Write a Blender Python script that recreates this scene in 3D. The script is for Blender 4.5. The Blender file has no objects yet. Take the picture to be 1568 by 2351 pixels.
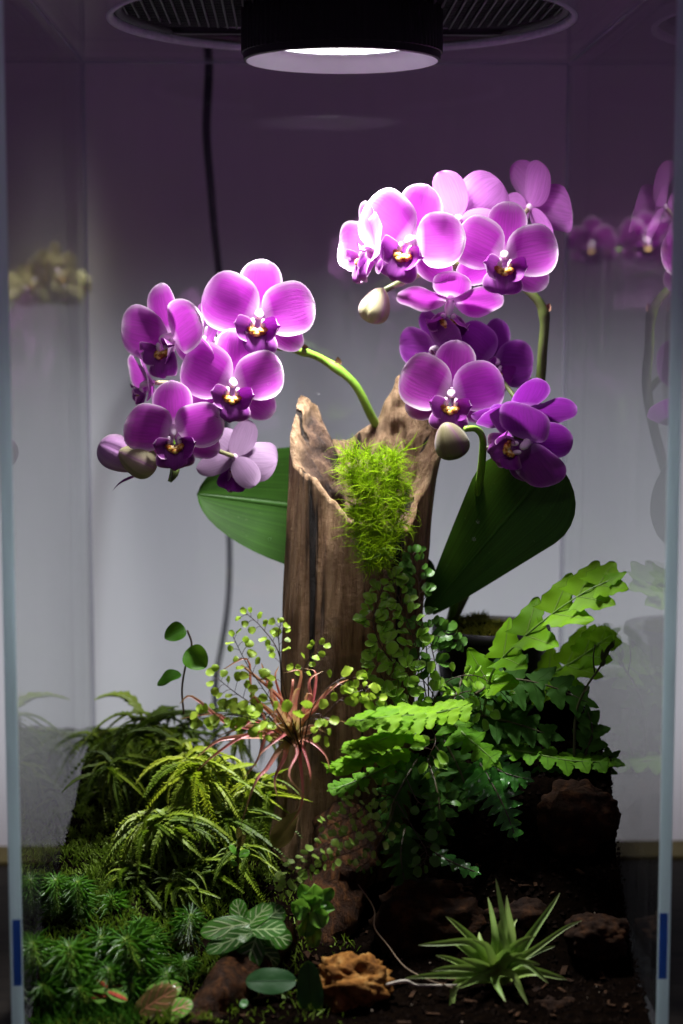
import bpy, math, random
from mathutils import Vector, Matrix, noise
R = math.radians
PI = math.pi
S = 0.01                       # everything below is written in centimetres
sc = bpy.context.scene
col = sc.collection

# ------------------------------------------------------------------ camera
CAM = Vector((-2.34, -79.4, 34.0)); PITCH = R(6.5); YAW = R(1.68); FPX = 4150.0
FW = Vector((math.sin(YAW)*math.cos(PITCH), math.cos(YAW)*math.cos(PITCH), -math.sin(PITCH)))
RT = Vector((math.cos(YAW), -math.sin(YAW), 0)); UP = RT.cross(FW)
cd = bpy.data.cameras.new('camera'); cam = bpy.data.objects.new('camera', cd); col.objects.link(cam)
cam.location = CAM*S; cam.rotation_euler = (R(90)-PITCH, 0, -YAW)
cd.sensor_fit = 'HORIZONTAL'; cd.sensor_width = 36; cd.lens = FPX/1568*36
cd.clip_start = 0.05; cd.clip_end = 20
cd.dof.use_dof = True; cd.dof.focus_distance = 0.93; cd.dof.aperture_fstop = 7.0
sc.camera = cam
def P(px, py, Y):
    """the point of the plane y = Y that the photograph shows at (px, py) of a 1568 px wide frame"""
    d = FW + RT*((px-784)/FPX) - UP*((py-1175.5)/FPX)
    return CAM + d*((Y-CAM.y)/d.y)
def ppc(Y): return FPX/(Y-CAM.y)        # pixels per centimetre

# ------------------------------------------------------------------ world, lamps, exposure
w = bpy.data.worlds.new("World"); sc.world = w; w.use_nodes = True
w.node_tree.nodes['Background'].inputs[0].default_value = (0.62, 0.36, 0.78, 1)
w.node_tree.nodes['Background'].inputs[1].default_value = 0.072
sc.view_settings.view_transform = 'Standard'; sc.view_settings.look = 'None'
sc.view_settings.exposure = 0; sc.view_settings.gamma = 1
def spot(name, loc, to, power, size, blend, radius, color):
    l = bpy.data.lights.new(name, 'SPOT'); l.energy = power; l.spot_size = size; l.spot_blend = blend
    l.shadow_soft_size = radius; l.color = color
    o = bpy.data.objects.new(name, l); col.objects.link(o); o.location = Vector(loc)*S
    o.rotation_euler = (Vector(to)-Vector(loc)).to_track_quat('-Z', 'Y').to_euler(); return o
LAMP = Vector((0.45, 15.0, 46.4))       # mouth of the aquarium lamp
spot('lamp_light', LAMP+Vector((0, 0, 3.6)), LAMP-Vector((0, 0, 40)), 25, R(120), 1.0, 0.042, (1, 0.975, 0.98))
for sx in (-1, 1):                      # added wall fill: two unseen spots, one on either side
    spot('wall_fill', (sx*150, 20, 13), (0, 55, 13), 86, R(18.6), 1.0, 0.02, (0.88, 0.93, 1.0))
spot('front_fill', (-16, -58, 84), (0.5, 13, 31), 6.5, R(22), 1.0, 0.10, (1, 0.95, 1))     # added fill light on the blooms, unseen, above and behind the camera
cy = sc.cycles
cy.use_denoising = True; cy.max_bounces = 10; cy.diffuse_bounces = 3; cy.glossy_bounces = 5
cy.transmission_bounces = 6; cy.transparent_max_bounces = 24; cy.sample_clamp_indirect = 4; cy.caustics_reflective = False; cy.caustics_refractive = False

# ------------------------------------------------------------------ node helpers
def new_mat(name):
    m = bpy.data.materials.new(name); m.use_nodes = True; nt = m.node_tree; nt.nodes.clear()
    return m, nt, nt.nodes.new('ShaderNodeOutputMaterial')
def nd(nt, t, **k):
    n = nt.nodes.new(t)
    for a, v in k.items():
        if a.startswith('i_'):
            key = a[2:]; key = int(key) if key.isdigit() else key.replace('_', ' ')
            n.inputs[key].default_value = v
        else: setattr(n, a, v)
    return n
def mixc(nt, fac, a, b, mode='MIX'):
    n = nt.nodes.new('ShaderNodeMix'); n.data_type = 'RGBA'; n.blend_type = mode
    for s, v in ((0, fac), (6, a), (7, b)):
        if hasattr(v, 'is_output'): nt.links.new(v, n.inputs[s])
        else: n.inputs[s].default_value = v if s == 0 else (*v, 1)[:4]
    return n.outputs[2]
def math_n(nt, op, a, b=0.0):
    n = nt.nodes.new('ShaderNodeMath'); n.operation = op
    for s, v in ((0, a), (1, b)):
        if hasattr(v, 'is_output'): nt.links.new(v, n.inputs[s])
        else: n.inputs[s].default_value = v
    return n.outputs[0]
def ramp(nt, fac, stops):
    n = nt.nodes.new('ShaderNodeValToRGB'); nt.links.new(fac, n.inputs[0])
    e = n.color_ramp.elements
    while len(e) < len(stops): e.new(0.5)
    for k, (p, c) in enumerate(stops): e[k].position = p; e[k].color = (*c, 1)
    return n.outputs[0]
def attr(nt, name):
    n = nt.nodes.new('ShaderNodeAttribute'); n.attribute_name = name; return n.outputs['Fac']
def noise_t(nt, scale, detail=4, vec=None, rough=0.55):
    n = nd(nt, 'ShaderNodeTexNoise'); n.inputs['Scale'].default_value = scale; n.inputs['Detail'].default_value = detail
    n.inputs['Roughness'].default_value = rough
    if vec is None: vec = nd(nt, 'ShaderNodeTexCoord').outputs['Object']
    nt.links.new(vec, n.inputs['Vector']); return n.outputs['Fac']
def mapping(nt, scale):
    t = nd(nt, 'ShaderNodeTexCoord'); m = nd(nt, 'ShaderNodeMapping'); m.inputs['Scale'].default_value = scale
    nt.links.new(t.outputs['Object'], m.inputs[0]); return m.outputs[0]
def bump(nt, h, dist, strength=1.0):
    b = nd(nt, 'ShaderNodeBump'); b.inputs['Distance'].default_value = dist; b.inputs['Strength'].default_value = strength
    nt.links.new(h, b.inputs['Height']); return b.outputs[0]
def plain(name, c, rough=0.5, metal=0.0, c2=None, nscale=60, bumpd=0.0, spec=0.5):
    m, nt, out = new_mat(name); b = nd(nt, 'ShaderNodeBsdfPrincipled')
    b.inputs['Roughness'].default_value = rough; b.inputs['Metallic'].default_value = metal
    b.inputs['Specular IOR Level'].default_value = spec
    n = noise_t(nt, nscale, 6)
    c2 = c2 or tuple(x*0.7 for x in c)
    nt.links.new(ramp(nt, n, [(0.32, c2), (0.68, c)]), b.inputs['Base Color'])
    if bumpd: nt.links.new(bump(nt, n, bumpd), b.inputs['Normal'])
    nt.links.new(b.outputs[0], out.inputs[0]); return m
def leafy(name, c1, c2, trans=0.35, rough=0.4, nscale=90, rib=None, ribw=0.07, veins=0, tip=None, base=None, edge=None, spec=0.4, bumpd=0.0004, grain=0):
    """leaf tissue: two greens in soft patches, an optional pale midrib and side veins, a tip and a base colour, light passing through"""
    m, nt, out = new_mat(name)
    n = noise_t(nt, nscale, 3)
    oi = nd(nt, 'ShaderNodeObjectInfo').outputs['Random']
    f = math_n(nt, 'ADD', math_n(nt, 'MULTIPLY', n, 0.75), math_n(nt, 'MULTIPLY', oi, 0.3))
    c = ramp(nt, f, [(0.3, c1), (0.75, c2)])
    u, v = attr(nt, 'u'), attr(nt, 'v')
    if base: c = mixc(nt, ramp(nt, u, [(0.0, (1, 1, 1)), (base[1], (0, 0, 0))]), c, base[0])
    if tip: c = mixc(nt, ramp(nt, u, [(tip[1], (0, 0, 0)), (1.0, (1, 1, 1))]), c, tip[0])
    if edge: c = mixc(nt, ramp(nt, attr(nt, 'edge'), [(0.0, (1, 1, 1)), (edge[1], (0, 0, 0))]), c, edge[0])
    av = math_n(nt, 'ABSOLUTE', v)
    height = n
    if grain:
        cxg = nd(nt, 'ShaderNodeCombineXYZ'); nt.links.new(math_n(nt, 'MULTIPLY', u, 1.5), cxg.inputs[0]); nt.links.new(math_n(nt, 'MULTIPLY', v, 22), cxg.inputs[1])
        gn = noise_t(nt, 1.0, 4, cxg.outputs[0]); c = mixc(nt, ramp(nt, gn, [(0.35, (grain,)*3), (0.65, (0, 0, 0))]), c, tuple(x*0.55 for x in c1)); height = math_n(nt, 'ADD', n, gn)
        sp_ = noise_t(nt, 700, 2); c = mixc(nt, ramp(nt, sp_, [(0.70, (0, 0, 0)), (0.78, (0.35, 0.35, 0.35))]), c, (0.3, 0.36, 0.2))
    if rib:
        rm = ramp(nt, av, [(ribw*0.5, (1, 1, 1)), (ribw, (0, 0, 0))])
        if veins:
            ph = math_n(nt, 'FRACT', math_n(nt, 'SUBTRACT', math_n(nt, 'MULTIPLY', u, veins), math_n(nt, 'MULTIPLY', av, 1.6)))
            ph = math_n(nt, 'ABSOLUTE', math_n(nt, 'SUBTRACT', ph, 0.5))
            wob = math_n(nt, 'ADD', ph, math_n(nt, 'MULTIPLY', math_n(nt, 'SUBTRACT', noise_t(nt, 500, 2), 0.5), 0.12))
            vm = ramp(nt, wob, [(ribw*0.7, (1, 1, 1)), (ribw*1.7, (0, 0, 0))])
            vm = mixc(nt, 1.0, vm, ramp(nt, attr(nt, 'edge'), [(0.08, (0, 0, 0)), (0.22, (1, 1, 1))]), 'MULTIPLY'); rm = mixc(nt, 1.0, rm, vm, 'LIGHTEN')
        c = mixc(nt, rm, c, rib); height = math_n(nt, 'ADD', n, rm)
    b = nd(nt, 'ShaderNodeBsdfPrincipled'); b.inputs['Roughness'].default_value = rough; b.inputs['Specular IOR Level'].default_value = spec
    nt.links.new(c, b.inputs['Base Color'])
    nt.links.new(bump(nt, height, bumpd), b.inputs['Normal'])
    t = nd(nt, 'ShaderNodeBsdfTranslucent'); nt.links.new(mixc(nt, 0.22, c, (0.35, 0.65, 0.04)), t.inputs[0])
    if trans:
        mx = nd(nt, 'ShaderNodeMixShader'); mx.inputs[0].default_value = trans
        nt.links.new(b.outputs[0], mx.inputs[1]); nt.links.new(t.outputs[0], mx.inputs[2]); nt.links.new(mx.outputs[0], out.inputs[0])
    else: nt.links.new(b.outputs[0], out.inputs[0])
    return m

# ------------------------------------------------------------------ object helpers
WM = {}                                  # world matrix (cm) of every object made here
def place(o, parent, M):
    WM[o] = M
    rel = WM[parent].inverted() @ M if parent else M.copy()
    rel.translation = rel.translation*S
    if parent: o.parent = parent
    o.matrix_basis = rel; col.objects.link(o); return o
def thing(name, label, cat, loc=(0, 0, 0), group=None):
    o = bpy.data.objects.new(name, None); o.empty_display_size = 0.01
    o['label'] = label; o['category'] = cat
    if group: o['group'] = group
    return place(o, None, Matrix.Translation(Vector(loc)))
def tag(o, label, cat, group=None, kind=None):
    o['label'] = label; o['category'] = cat
    if group: o['group'] = group
    if kind: o['kind'] = kind
    return o
def ob(name, me, parent=None, M=None): return place(bpy.data.objects.new(name, me), parent, M if M is not None else Matrix.Identity(4))
def frame(p, d, n):
    """matrix with local +Y along d and local +Z near n"""
    y = Vector(d).normalized(); z = Vector(n); z = z - y*z.dot(y)
    if z.length < 1e-4: z = Vector((0.3, 0.2, 1)) - y*y.dot(Vector((0.3, 0.2, 1)))
    z.normalize(); x = y.cross(z)
    return Matrix(((x.x, y.x, z.x, p[0]), (x.y, y.y, z.y, p[1]), (x.z, y.z, z.z, p[2]), (0, 0, 0, 1)))
def scl(s, t=None, r=None): return Matrix.Diagonal((s, t or s, r or s, 1))
class MB:
    def __init__(s): s.v = []; s.f = []; s.a = []
    def vert(s, p, u=0.5, v=0.0, e=1.0): s.v.append((p[0], p[1], p[2])); s.a.append((u, v, e)); return len(s.v)-1
    def grid(s, fn, nu, nv, closed=False, M=None):
        """fn(i/nu, j/nv) -> point, (u, v, edge)"""
        b = len(s.v); mv = nv if closed else nv+1
        for i in range(nu+1):
            for j in range(mv):
                p, a = fn(i/nu, j/nv)
                if M is not None: p = M @ Vector(p)
                s.vert(p, *a)
        for i in range(nu):
            for j in range(nv):
                k = (j+1) % mv
                s.f.append((b+i*mv+j, b+i*mv+k, b+(i+1)*mv+k, b+(i+1)*mv+j))
        return s
    def tube(s, pts, rad, n=6, cap=True, u0=0, u1=1):
        b = len(s.v); m = len(pts); pts = [Vector(p) for p in pts]; ref = None
        for i, p in enumerate(pts):
            d = (pts[min(i+1, m-1)]-pts[max(i-1, 0)]).normalized()
            if ref is None:
                ref = Vector((0, 0, 1)) if abs(d.z) < 0.9 else Vector((1, 0, 0))
            x = (ref-d*ref.dot(d)).normalized(); y = d.cross(x); ref = x
            r = rad(i/(m-1)) if callable(rad) else rad
            for j in range(n):
                a = 2*PI*j/n; s.vert(p+x*(r*math.cos(a))+y*(r*math.sin(a)), u0+(u1-u0)*i/(m-1), math.cos(a), 1)
        for i in range(m-1):
            for j in range(n):
                k = (j+1) % n; s.f.append((b+i*n+j, b+i*n+k, b+(i+1)*n+k, b+(i+1)*n+j))
        if cap: s.f.append(tuple(b+j for j in range(n))[::-1]); s.f.append(tuple(b+(m-1)*n+j for j in range(n)))
        return s
    def box(s, x0, x1, y0, y1, z0, z1):
        b = len(s.v)
        for x in (x0, x1):
            for y in (y0, y1):
                for z in (z0, z1): s.vert((x, y, z))
        for f in ((0, 1, 3, 2), (4, 6, 7, 5), (0, 4, 5, 1), (2, 3, 7, 6), (0, 2, 6, 4), (1, 5, 7, 3)): s.f.append(tuple(b+i for i in f))
        return s
    def ring(s, c, prof, n=64, a0=0, a1=2*PI):
        """revolve a closed profile [(r, z)...] round the vertical through c"""
        m = len(prof); b = len(s.v)
        for i in range(n):
            a = 2*PI*i/n
            for r, z in prof: s.vert((c[0]+r*math.cos(a), c[1]+r*math.sin(a), c[2]+z))
        for i in range(n):
            k = (i+1) % n
            for j in range(m):
                l = (j+1) % m; s.f.append((b+i*m+j, b+k*m+j, b+k*m+l, b+i*m+l))
        return s
    def add(s, o, M):
        b = len(s.v)
        for p in o.v: q = M @ Vector(p); s.v.append((q.x, q.y, q.z))
        s.a += o.a; s.f += [tuple(i+b for i in f) for f in o.f]; return s
    def mesh(s, name, mat, smooth=True):
        me = bpy.data.meshes.new(name)
        me.from_pydata([(x*S, y*S, z*S) for x, y, z in s.v], [], s.f)
        for k, nm in enumerate(('u', 'v', 'edge')):
            at = me.attributes.new(nm, 'FLOAT', 'POINT'); at.data.foreach_set('value', [a[k] for a in s.a])
        if smooth: me.polygons.foreach_set('use_smooth', [True]*len(me.polygons))
        me.materials.append(mat); me.update(); return me
def curve(pts, n=10):
    """points along a smooth curve through pts"""
    p = [Vector(q) for q in pts]; p = [p[0]*2-p[1]] + p + [p[-1]*2-p[-2]]; out = []
    for i in range(1, len(p)-2):
        for k in range(n):
            t = k/n; a, b, c, d = p[i-1], p[i], p[i+1], p[i+2]
            out.append(0.5*((2*b)+(c-a)*t+(2*a-5*b+4*c-d)*t*t+(3*b-a-3*c+d)*t**3))
    out.append(p[-2]); return out
def sample(pts, t):
    x = t*(len(pts)-1); i = min(int(x), len(pts)-2); return pts[i].lerp(pts[i+1], x-i), (pts[i+1]-pts[i]).normalized()
def noi(p, s, seed=0): return noise.noise(Vector((p[0]*s+seed*17.3, p[1]*s-seed*9.1, p[2]*s+seed*4.7)))
def blade(L, W, prof, nu=8, nv=4, cup=0.15, droop=0.0, wave=0.0, wn=3, seed=0, fold=0.0, thick=0.0):
    """a leaf from the origin along +Y, width prof(u)*W on either side, +Z its upper face"""
    b = MB()
    def fn(i, j):
        u = 0.5-0.5*math.cos(PI*i); v = j*2-1; hw = max(prof(u), 0.004)*W
        x = v*hw; y = L*u; z = cup*hw*(v*v) + fold*abs(x) - droop*L*u*u
        z += wave*math.sin(u*wn*2*PI+seed)*abs(v)**2*W + wave*0.6*W*abs(v)*noi((u*3, v*2, seed), 1.0)
        y -= droop*droop*L*0.6*u**3
        return (x, y, z), (u, v, min(1-abs(v), (1-u)*1.6))
    b.grid(fn, nu, nv); return b
oval = lambda u: math.sqrt(max(0, 1-(2*u-1)**2))
def egg(c, k=2.2):
    def f(u):
        t = (c-u)/c if u < c else (u-c)/(1-c)
        return math.sqrt(max(0, 1-t**k))
    return f
lance = lambda u: (math.sin(PI*u**0.7)**0.9) if 0 < u < 1 else 0

# ================================================================== SETTING
TW, TD, TH, GT = 15.0, 30.8, 48.4, 0.55       # half width, depth, height and glass thickness of the tank
m, nt, out = new_mat('painted_wall'); b = nd(nt, 'ShaderNodeBsdfPrincipled'); b.inputs['Roughness'].default_value = 0.8
n = noise_t(nt, 7, 4, mapping(nt, (1.6, 1, 0.25)))
nt.links.new(ramp(nt, n, [(0.3, (0.625, 0.61, 0.62)), (0.7, (0.66, 0.65, 0.66))]), b.inputs['Base Color'])
nt.links.new(b.outputs[0], out.inputs[0]); WALLM = m
wall = ob('wall', MB().box(-110, 110, 55, 58, -40, 110).mesh('wall', WALLM, False)); wall['kind'] = 'structure'
m, nt, out = new_mat('table_wood'); b = nd(nt, 'ShaderNodeBsdfPrincipled'); b.inputs['Roughness'].default_value = 0.7; b.inputs['Specular IOR Level'].default_value = 0.08
n = noise_t(nt, 18, 6, mapping(nt, (1, 9, 9)))
nt.links.new(ramp(nt, n, [(0.3, (0.010, 0.008, 0.007)), (0.7, (0.020, 0.016, 0.013))]), b.inputs['Base Color'])
nt.links.new(b.outputs[0], out.inputs[0])
tb = MB().box(-75, 75, -16, 31.0, -3.6, -0.75)
TABM = m
table = ob('table', tb.mesh('table', m, False)); table['kind'] = 'structure'
ob('edge_strip', MB().box(-75, 75, 31.0, 34.4, -3.6, -0.55).mesh('edge_strip', plain('strip_wood', (0.10, 0.078, 0.024), 0.6, c2=(0.075, 0.055, 0.017), nscale=30, spec=0.1), False), table)

# ================================================================== GLASS TANK
def glass(name, tint=(0.97, 0.985, 0.98), f0=0.035, dirt=0.014):
    """thin pane: a Fresnel reflection over clear transmission, with a faint film of dried water marks"""
    m, nt, out = new_mat(name)
    lw = nd(nt, 'ShaderNodeLayerWeight'); lw.inputs[0].default_value = 0.5
    f = math_n(nt, 'POWER', lw.outputs['Facing'], 5.0)
    f = math_n(nt, 'ADD', math_n(nt, 'MULTIPLY', f, 1-f0), f0)
    t = nd(nt, 'ShaderNodeBsdfTransparent'); t.inputs[0].default_value = (*tint, 1)
    g = nd(nt, 'ShaderNodeBsdfGlossy'); g.inputs['Roughness'].default_value = 0.0
    mx = nd(nt, 'ShaderNodeMixShader'); nt.links.new(f, mx.inputs[0]); nt.links.new(t.outputs[0], mx.inputs[1]); nt.links.new(g.outputs[0], mx.inputs[2])
    n1 = noise_t(nt, 30, 5, mapping(nt, (2.5, 2.5, 0.35)), 0.7); n2 = noise_t(nt, 260, 2)
    fac = math_n(nt, 'MULTIPLY', ramp(nt, n1, [(0.42, (0, 0, 0)), (0.75, (1, 1, 1))]), dirt)
    fac = math_n(nt, 'ADD', fac, math_n(nt, 'MULTIPLY', ramp(nt, n2, [(0.74, (0, 0, 0)), (0.80, (1, 1, 1))]), dirt*1.5))
    df = nd(nt, 'ShaderNodeBsdfDiffuse'); df.inputs[0].default_value = (0.75, 0.76, 0.78, 1)
    m2 = nd(nt, 'ShaderNodeMixShader'); nt.links.new(fac, m2.inputs[0]); nt.links.new(mx.outputs[0], m2.inputs[1]); nt.links.new(df.outputs[0], m2.inputs[2])
    nt.links.new(m2.outputs[0], out.inputs[0]); return m
GLASS = glass('clear_glass')
def edge_glass(name, c, trans):
    m, nt, out = new_mat(name); b = nd(nt, 'ShaderNodeBsdfPrincipled'); b.inputs['Roughness'].default_value = 0.3
    tc = nd(nt, 'ShaderNodeTexCoord'); sep = nd(nt, 'ShaderNodeSeparateXYZ'); nt.links.new(tc.outputs['Object'], sep.inputs[0])
    n = noise_t(nt, 40, 3, mapping(nt, (6, 6, 0.4)))
    c0 = ramp(nt, n, [(0.3, tuple(x*0.85 for x in c)), (0.7, c)])
    nt.links.new(c0, b.inputs['Base Color'])
    t = nd(nt, 'ShaderNodeBsdfTranslucent'); nt.links.new(c0, t.inputs[0])
    mx = nd(nt, 'ShaderNodeMixShader'); mx.inputs[0].default_value = trans
    nt.links.new(b.outputs[0], mx.inputs[1]); nt.links.new(t.outputs[0], mx.inputs[2]); nt.links.new(mx.outputs[0], out.inputs[0]); return m
EDGE = edge_glass('polished_glass_edge', (0.78, 0.90, 0.92), 0.6)
SEAM = edge_glass('clear_silicone', (0.55, 0.56, 0.66), 0.5)
nt = SEAM.node_tree; o_ = [n for n in nt.nodes if n.type == 'OUTPUT_MATERIAL'][0]; src = o_.inputs[0].links[0].from_socket
tr_ = nd(nt, 'ShaderNodeBsdfTransparent'); m3 = nd(nt, 'ShaderNodeMixShader'); m3.inputs[0].default_value = 0.55
nt.links.new(src, m3.inputs[1]); nt.links.new(tr_.outputs[0], m3.inputs[2]); nt.links.new(m3.outputs[0], o_.inputs[0])
tank = thing('glass_tank', 'clear frameless square glass tank enclosing the whole planted scene', 'tank', (0, 15.4, 0))
ob('side_pane', MB().box(-TW, -TW+GT, 0.05, TD-GT-0.02, 0.62, TH).mesh('side_pane', GLASS, False), tank)
ob('side_pane', MB().box(TW-GT, TW, 0.05, TD-GT-0.02, 0.62, TH).mesh('side_pane', GLASS, False), tank)
ob('rear_pane', MB().box(-TW, TW, TD-GT, TD, 0.62, TH).mesh('rear_pane', GLASS, False), tank)
ob('floor_pane', MB().box(-TW, TW, 0, TD, 0, 0.6).mesh('floor_pane', GLASS, False), tank)
# the front pane is spotless low-reflection glass: in the photograph it shows nothing of itself but its edges
m, nt, out = new_mat('front_glass'); t_ = nd(nt, 'ShaderNodeBsdfTransparent'); t_.inputs[0].default_value = (0.985, 0.985, 0.985, 1); nt.links.new(t_.outputs[0], out.inputs[0])
ob('front_pane', MB().box(-TW+GT+0.02, TW-GT-0.02, 0.05, 0.05+GT, 0.62, TH).mesh('front_pane', m, False), tank)
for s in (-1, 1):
    e = ob('polished_edge', MB().box(s*TW-0.0 if s < 0 else TW-GT, -TW+GT if s < 0 else TW, -0.06, 0.03, 0.62, TH).mesh('polished_edge', EDGE, False), tank)
    ob('corner_seam', MB().tube([(s*(TW-GT-0.08), TD-GT-0.08, 0.7), (s*(TW-GT-0.08), TD-GT-0.08, TH-0.05)], 0.09, 8).mesh('corner_seam', SEAM), tank)
    ob('top_seam', MB().tube([(s*(TW-GT-0.02), 0.7, TH-0.08), (s*(TW-GT-0.02), TD-GT-0.2, TH-0.08)], 0.08, 8).mesh('top_seam', SEAM), tank)
    bl = ob('edge_reflection', MB().box((-TW+0.12) if s < 0 else TW-GT+0.04, (-TW+GT-0.04) if s < 0 else TW-0.12, -0.075, -0.062, 3.4, 6.5).mesh('edge_reflection', edge_glass('blue_reflection', (0.16, 0.42, 0.85), 0.6), False), tank)  # blue reflection in the glass edge, laid on as a coloured strip
ob('top_seam', MB().tube([(-TW+GT, TD-GT-0.06, TH-0.07), (TW-GT, TD-GT-0.06, TH-0.07)], 0.07, 8).mesh('top_seam', SEAM), tank)
rnd = random.Random(5); dm = MB()
for k in range(170):
    r = rnd.uniform(0.012, 0.035); x, z = rnd.uniform(-14, 14), rnd.uniform(20, 47); y = TD-GT-0.01
    if k % 3 == 0: y = 0.62
    dm.grid(lambda i, j: ((x+r*math.sin(PI*i)*math.cos(2*PI*j), y-0.4*r*math.cos(PI*i) if y > 5 else y+0.4*r*math.cos(PI*i), z+r*math.sin(PI*i)*math.sin(2*PI*j)), (0, 0, 1)), 3, 5, True)
o = ob('water_speck', dm.mesh('water_speck', plain('speck', (0.8, 0.8, 0.8), 0.3)), tank); o['kind'] = 'stuff'

# lid with a round hole, resting on the panes
lc = (0.45, 15.0); RH = 11.95; N = 96; b = MB()
for k in range(N):
    a = 2*PI*k/N; ca, sa = math.cos(a), math.sin(a)
    t = min((TW*(1 if ca > 0 else 1)-math.copysign(lc[0], ca)*1)/max(abs(ca), 1e-6), ((TD-lc[1]) if sa > 0 else lc[1])/max(abs(sa), 1e-6))
    for r, z in ((RH, TH+0.03), (t, TH+0.03), (t, TH+0.6), (RH, TH+0.6)): b.vert((lc[0]+r*ca, lc[1]+r*sa, z))
for k in range(N):
    q = (k+1) % N
    for j in range(4): l = (j+1) % 4; b.f.append((k*4+j, q*4+j, q*4+l, k*4+l))
lid = ob('lid', b.mesh('lid', GLASS, False), tank)
ob('hole_edge', MB().ring((lc[0], lc[1], TH), [(RH-0.02, -0.02), (RH-0.32, 0.02), (RH-0.34, 0.28), (RH-0.24, 0.3), (RH-0.26, 0.62), (RH-0.02, 0.64)], 128).mesh('hole_edge', edge_glass('hole_edge_glass', (0.90, 0.91, 0.98), 0.6)), lid)

BLACK = plain('black_plastic', (0.012, 0.012, 0.013), 0.45, nscale=300)
BLACK2 = plain('black_mesh', (0.012, 0.011, 0.013), 0.5, nscale=300)
fan = thing('ventilation_fan', 'round black fan grille set in the hole of the glass lid', 'fan', (lc[0], lc[1], TH+0.6))
fc = (lc[0], lc[1], TH)
ob('rim', MB().ring(fc, [(RH-0.36, 0.35), (RH-0.75, 0.3), (RH-0.75, 1.1), (RH-0.36, 1.1)], 96).mesh('rim', BLACK), fan)
g = MB(); rr = RH-0.8; ri = 5.16
def bars(q, h, hi):
    """the stretches of a grille bar at offset q that lie outside the lamp's round body"""
    i = math.sqrt(max(0, ri*ri-q*q))
    return [(-h, -i), (i, hi)] if i > 0 else [(-h, hi)]
for k in range(-22, 23):
    q = k*0.5
    if abs(q) < rr:
        h = math.sqrt(rr*rr-q*q)
        for y0_, y1_ in bars(q, h, h*0.62):
            if y1_ > y0_: g.box(fc[0]+q-0.05, fc[0]+q+0.05, fc[1]+y0_, fc[1]+y1_, fc[2]+0.5, fc[2]+0.62)
        if q < rr*0.55:
            for x0_, x1_ in bars(q, h, h): g.box(fc[0]+x0_, fc[0]+x1_, fc[1]+q-0.05, fc[1]+q+0.05, fc[2]+0.63, fc[2]+0.72)
o = ob('grille', g.mesh('grille', BLACK2, False), fan); o['kind'] = 'stuff'
ob('spoke', MB().box(fc[0]-rr, fc[0]-5.2, fc[1]+6.6, fc[1]+7.2, fc[2]+0.36, fc[2]+0.49).mesh('spoke', BLACK, False), fan)
ob('spoke', MB().box(fc[0]+5.2, fc[0]+rr*0.8, fc[1]+6.6, fc[1]+7.2, fc[2]+0.36, fc[2]+0.49).mesh('spoke', BLACK, False), fan)
bk = MB(); nb = 72; cut = R(64)
for k in range(nb+1):
    a = cut+(2*PI-2*cut)*k/nb
    for r, z in ((ri, 1.0), (rr, 1.0), (rr, 1.08), (ri, 1.08)): bk.vert((fc[0]+r*math.sin(a), fc[1]+r*math.cos(a), fc[2]+z))
for k in range(nb):
    for j in range(4): l = (j+1) % 4; bk.f.append((k*4+j, k*4+4+j, k*4+4+l, k*4+l))
bk.f.append((0, 1, 2, 3)); bk.f.append((nb*4+3, nb*4+2, nb*4+1, nb*4))
ob('back_plate', bk.mesh('back_plate', BLACK, False), fan)
# lamp hanging through the fan
lamp = thing('aquarium_lamp', 'round black lamp hanging through the lid with a bright ring', 'lamp', LAMP)
ro, zt = 5.12, 7.2
b = MB(); n = 180
prof = lambda k: 0.05*(1 if k % 2 else 0)
for i, (r, z) in enumerate(((4.92, 0.0), (5.02, 0.05), (5.06, 0.4), (5.1, 0.42), (5.1, 3.2), (5.0, 3.3), (5.0, zt))):
    for k in range(n):
        a = 2*PI*k/n; rr2 = r+(prof(k) if i in (3, 4) else 0)*1.0
        b.vert((LAMP.x+rr2*math.cos(a), LAMP.y+rr2*math.sin(a), LAMP.z+z))
for i in range(6):
    for k in range(n): q = (k+1) % n; b.f.append((i*n+k, i*n+q, (i+1)*n+q, (i+1)*n+k))
b.f.append(tuple(6*n+k for k in range(n)))
ob('housing', b.mesh('housing', BLACK, False), lamp)
SHADE = plain('lamp_shade_ring', (0.70, 0.72, 0.78), 0.35, c2=(0.60, 0.62, 0.68), nscale=30)
ob('shade_ring', MB().ring(LAMP, [(4.9, 0.01), (4.86, 0.02), (4.2, 0.78), (3.6, 0.84), (3.6, 0.95), (4.9, 0.95)], 96).mesh('shade_ring', SHADE), lamp)
m, nt, out = new_mat('lit_lens'); tr = nd(nt, 'ShaderNodeBsdfTransparent'); em = nd(nt, 'ShaderNodeEmission'); em.inputs[0].default_value = (1, 0.98, 1, 1); em.inputs[1].default_value = 2.4
ad = nd(nt, 'ShaderNodeAddShader'); nt.links.new(tr.outputs[0], ad.inputs[0]); nt.links.new(em.outputs[0], ad.inputs[1]); nt.links.new(ad.outputs[0], out.inputs[0])
ob('lens', MB().ring(LAMP, [(0.01, 0.80), (3.55, 0.86), (3.55, 0.9), (0.01, 0.9)], 48).mesh('lens', m), lamp)

# cable behind the tank
cb = [P(478, -60, 37), P(481, 60, 37), P(479, 180, 37), P(474, 300, 37), P(484, 430, 37), P(493, 540, 37), P(503, 640, 37), P(512, 800, 38), P(520, 1000, 39), P(524, 1160, 39), P(527, 1300, 39), P(522, 1400, 38), P(508, 1490, 37), P(496, 1560, 36), P(492, 1700, 35), P(490, 1900, 34)]
cable = ob('power_cable', MB().tube(curve(cb, 6), lambda t: 0.30-0.10*min(1, t*1.7), 10).mesh('power_cable', plain('cable_rubber', (0.012, 0.012, 0.02), 0.45)))
tag(cable, 'long black lamp cable hanging down behind the glass tank', 'cable')

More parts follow.
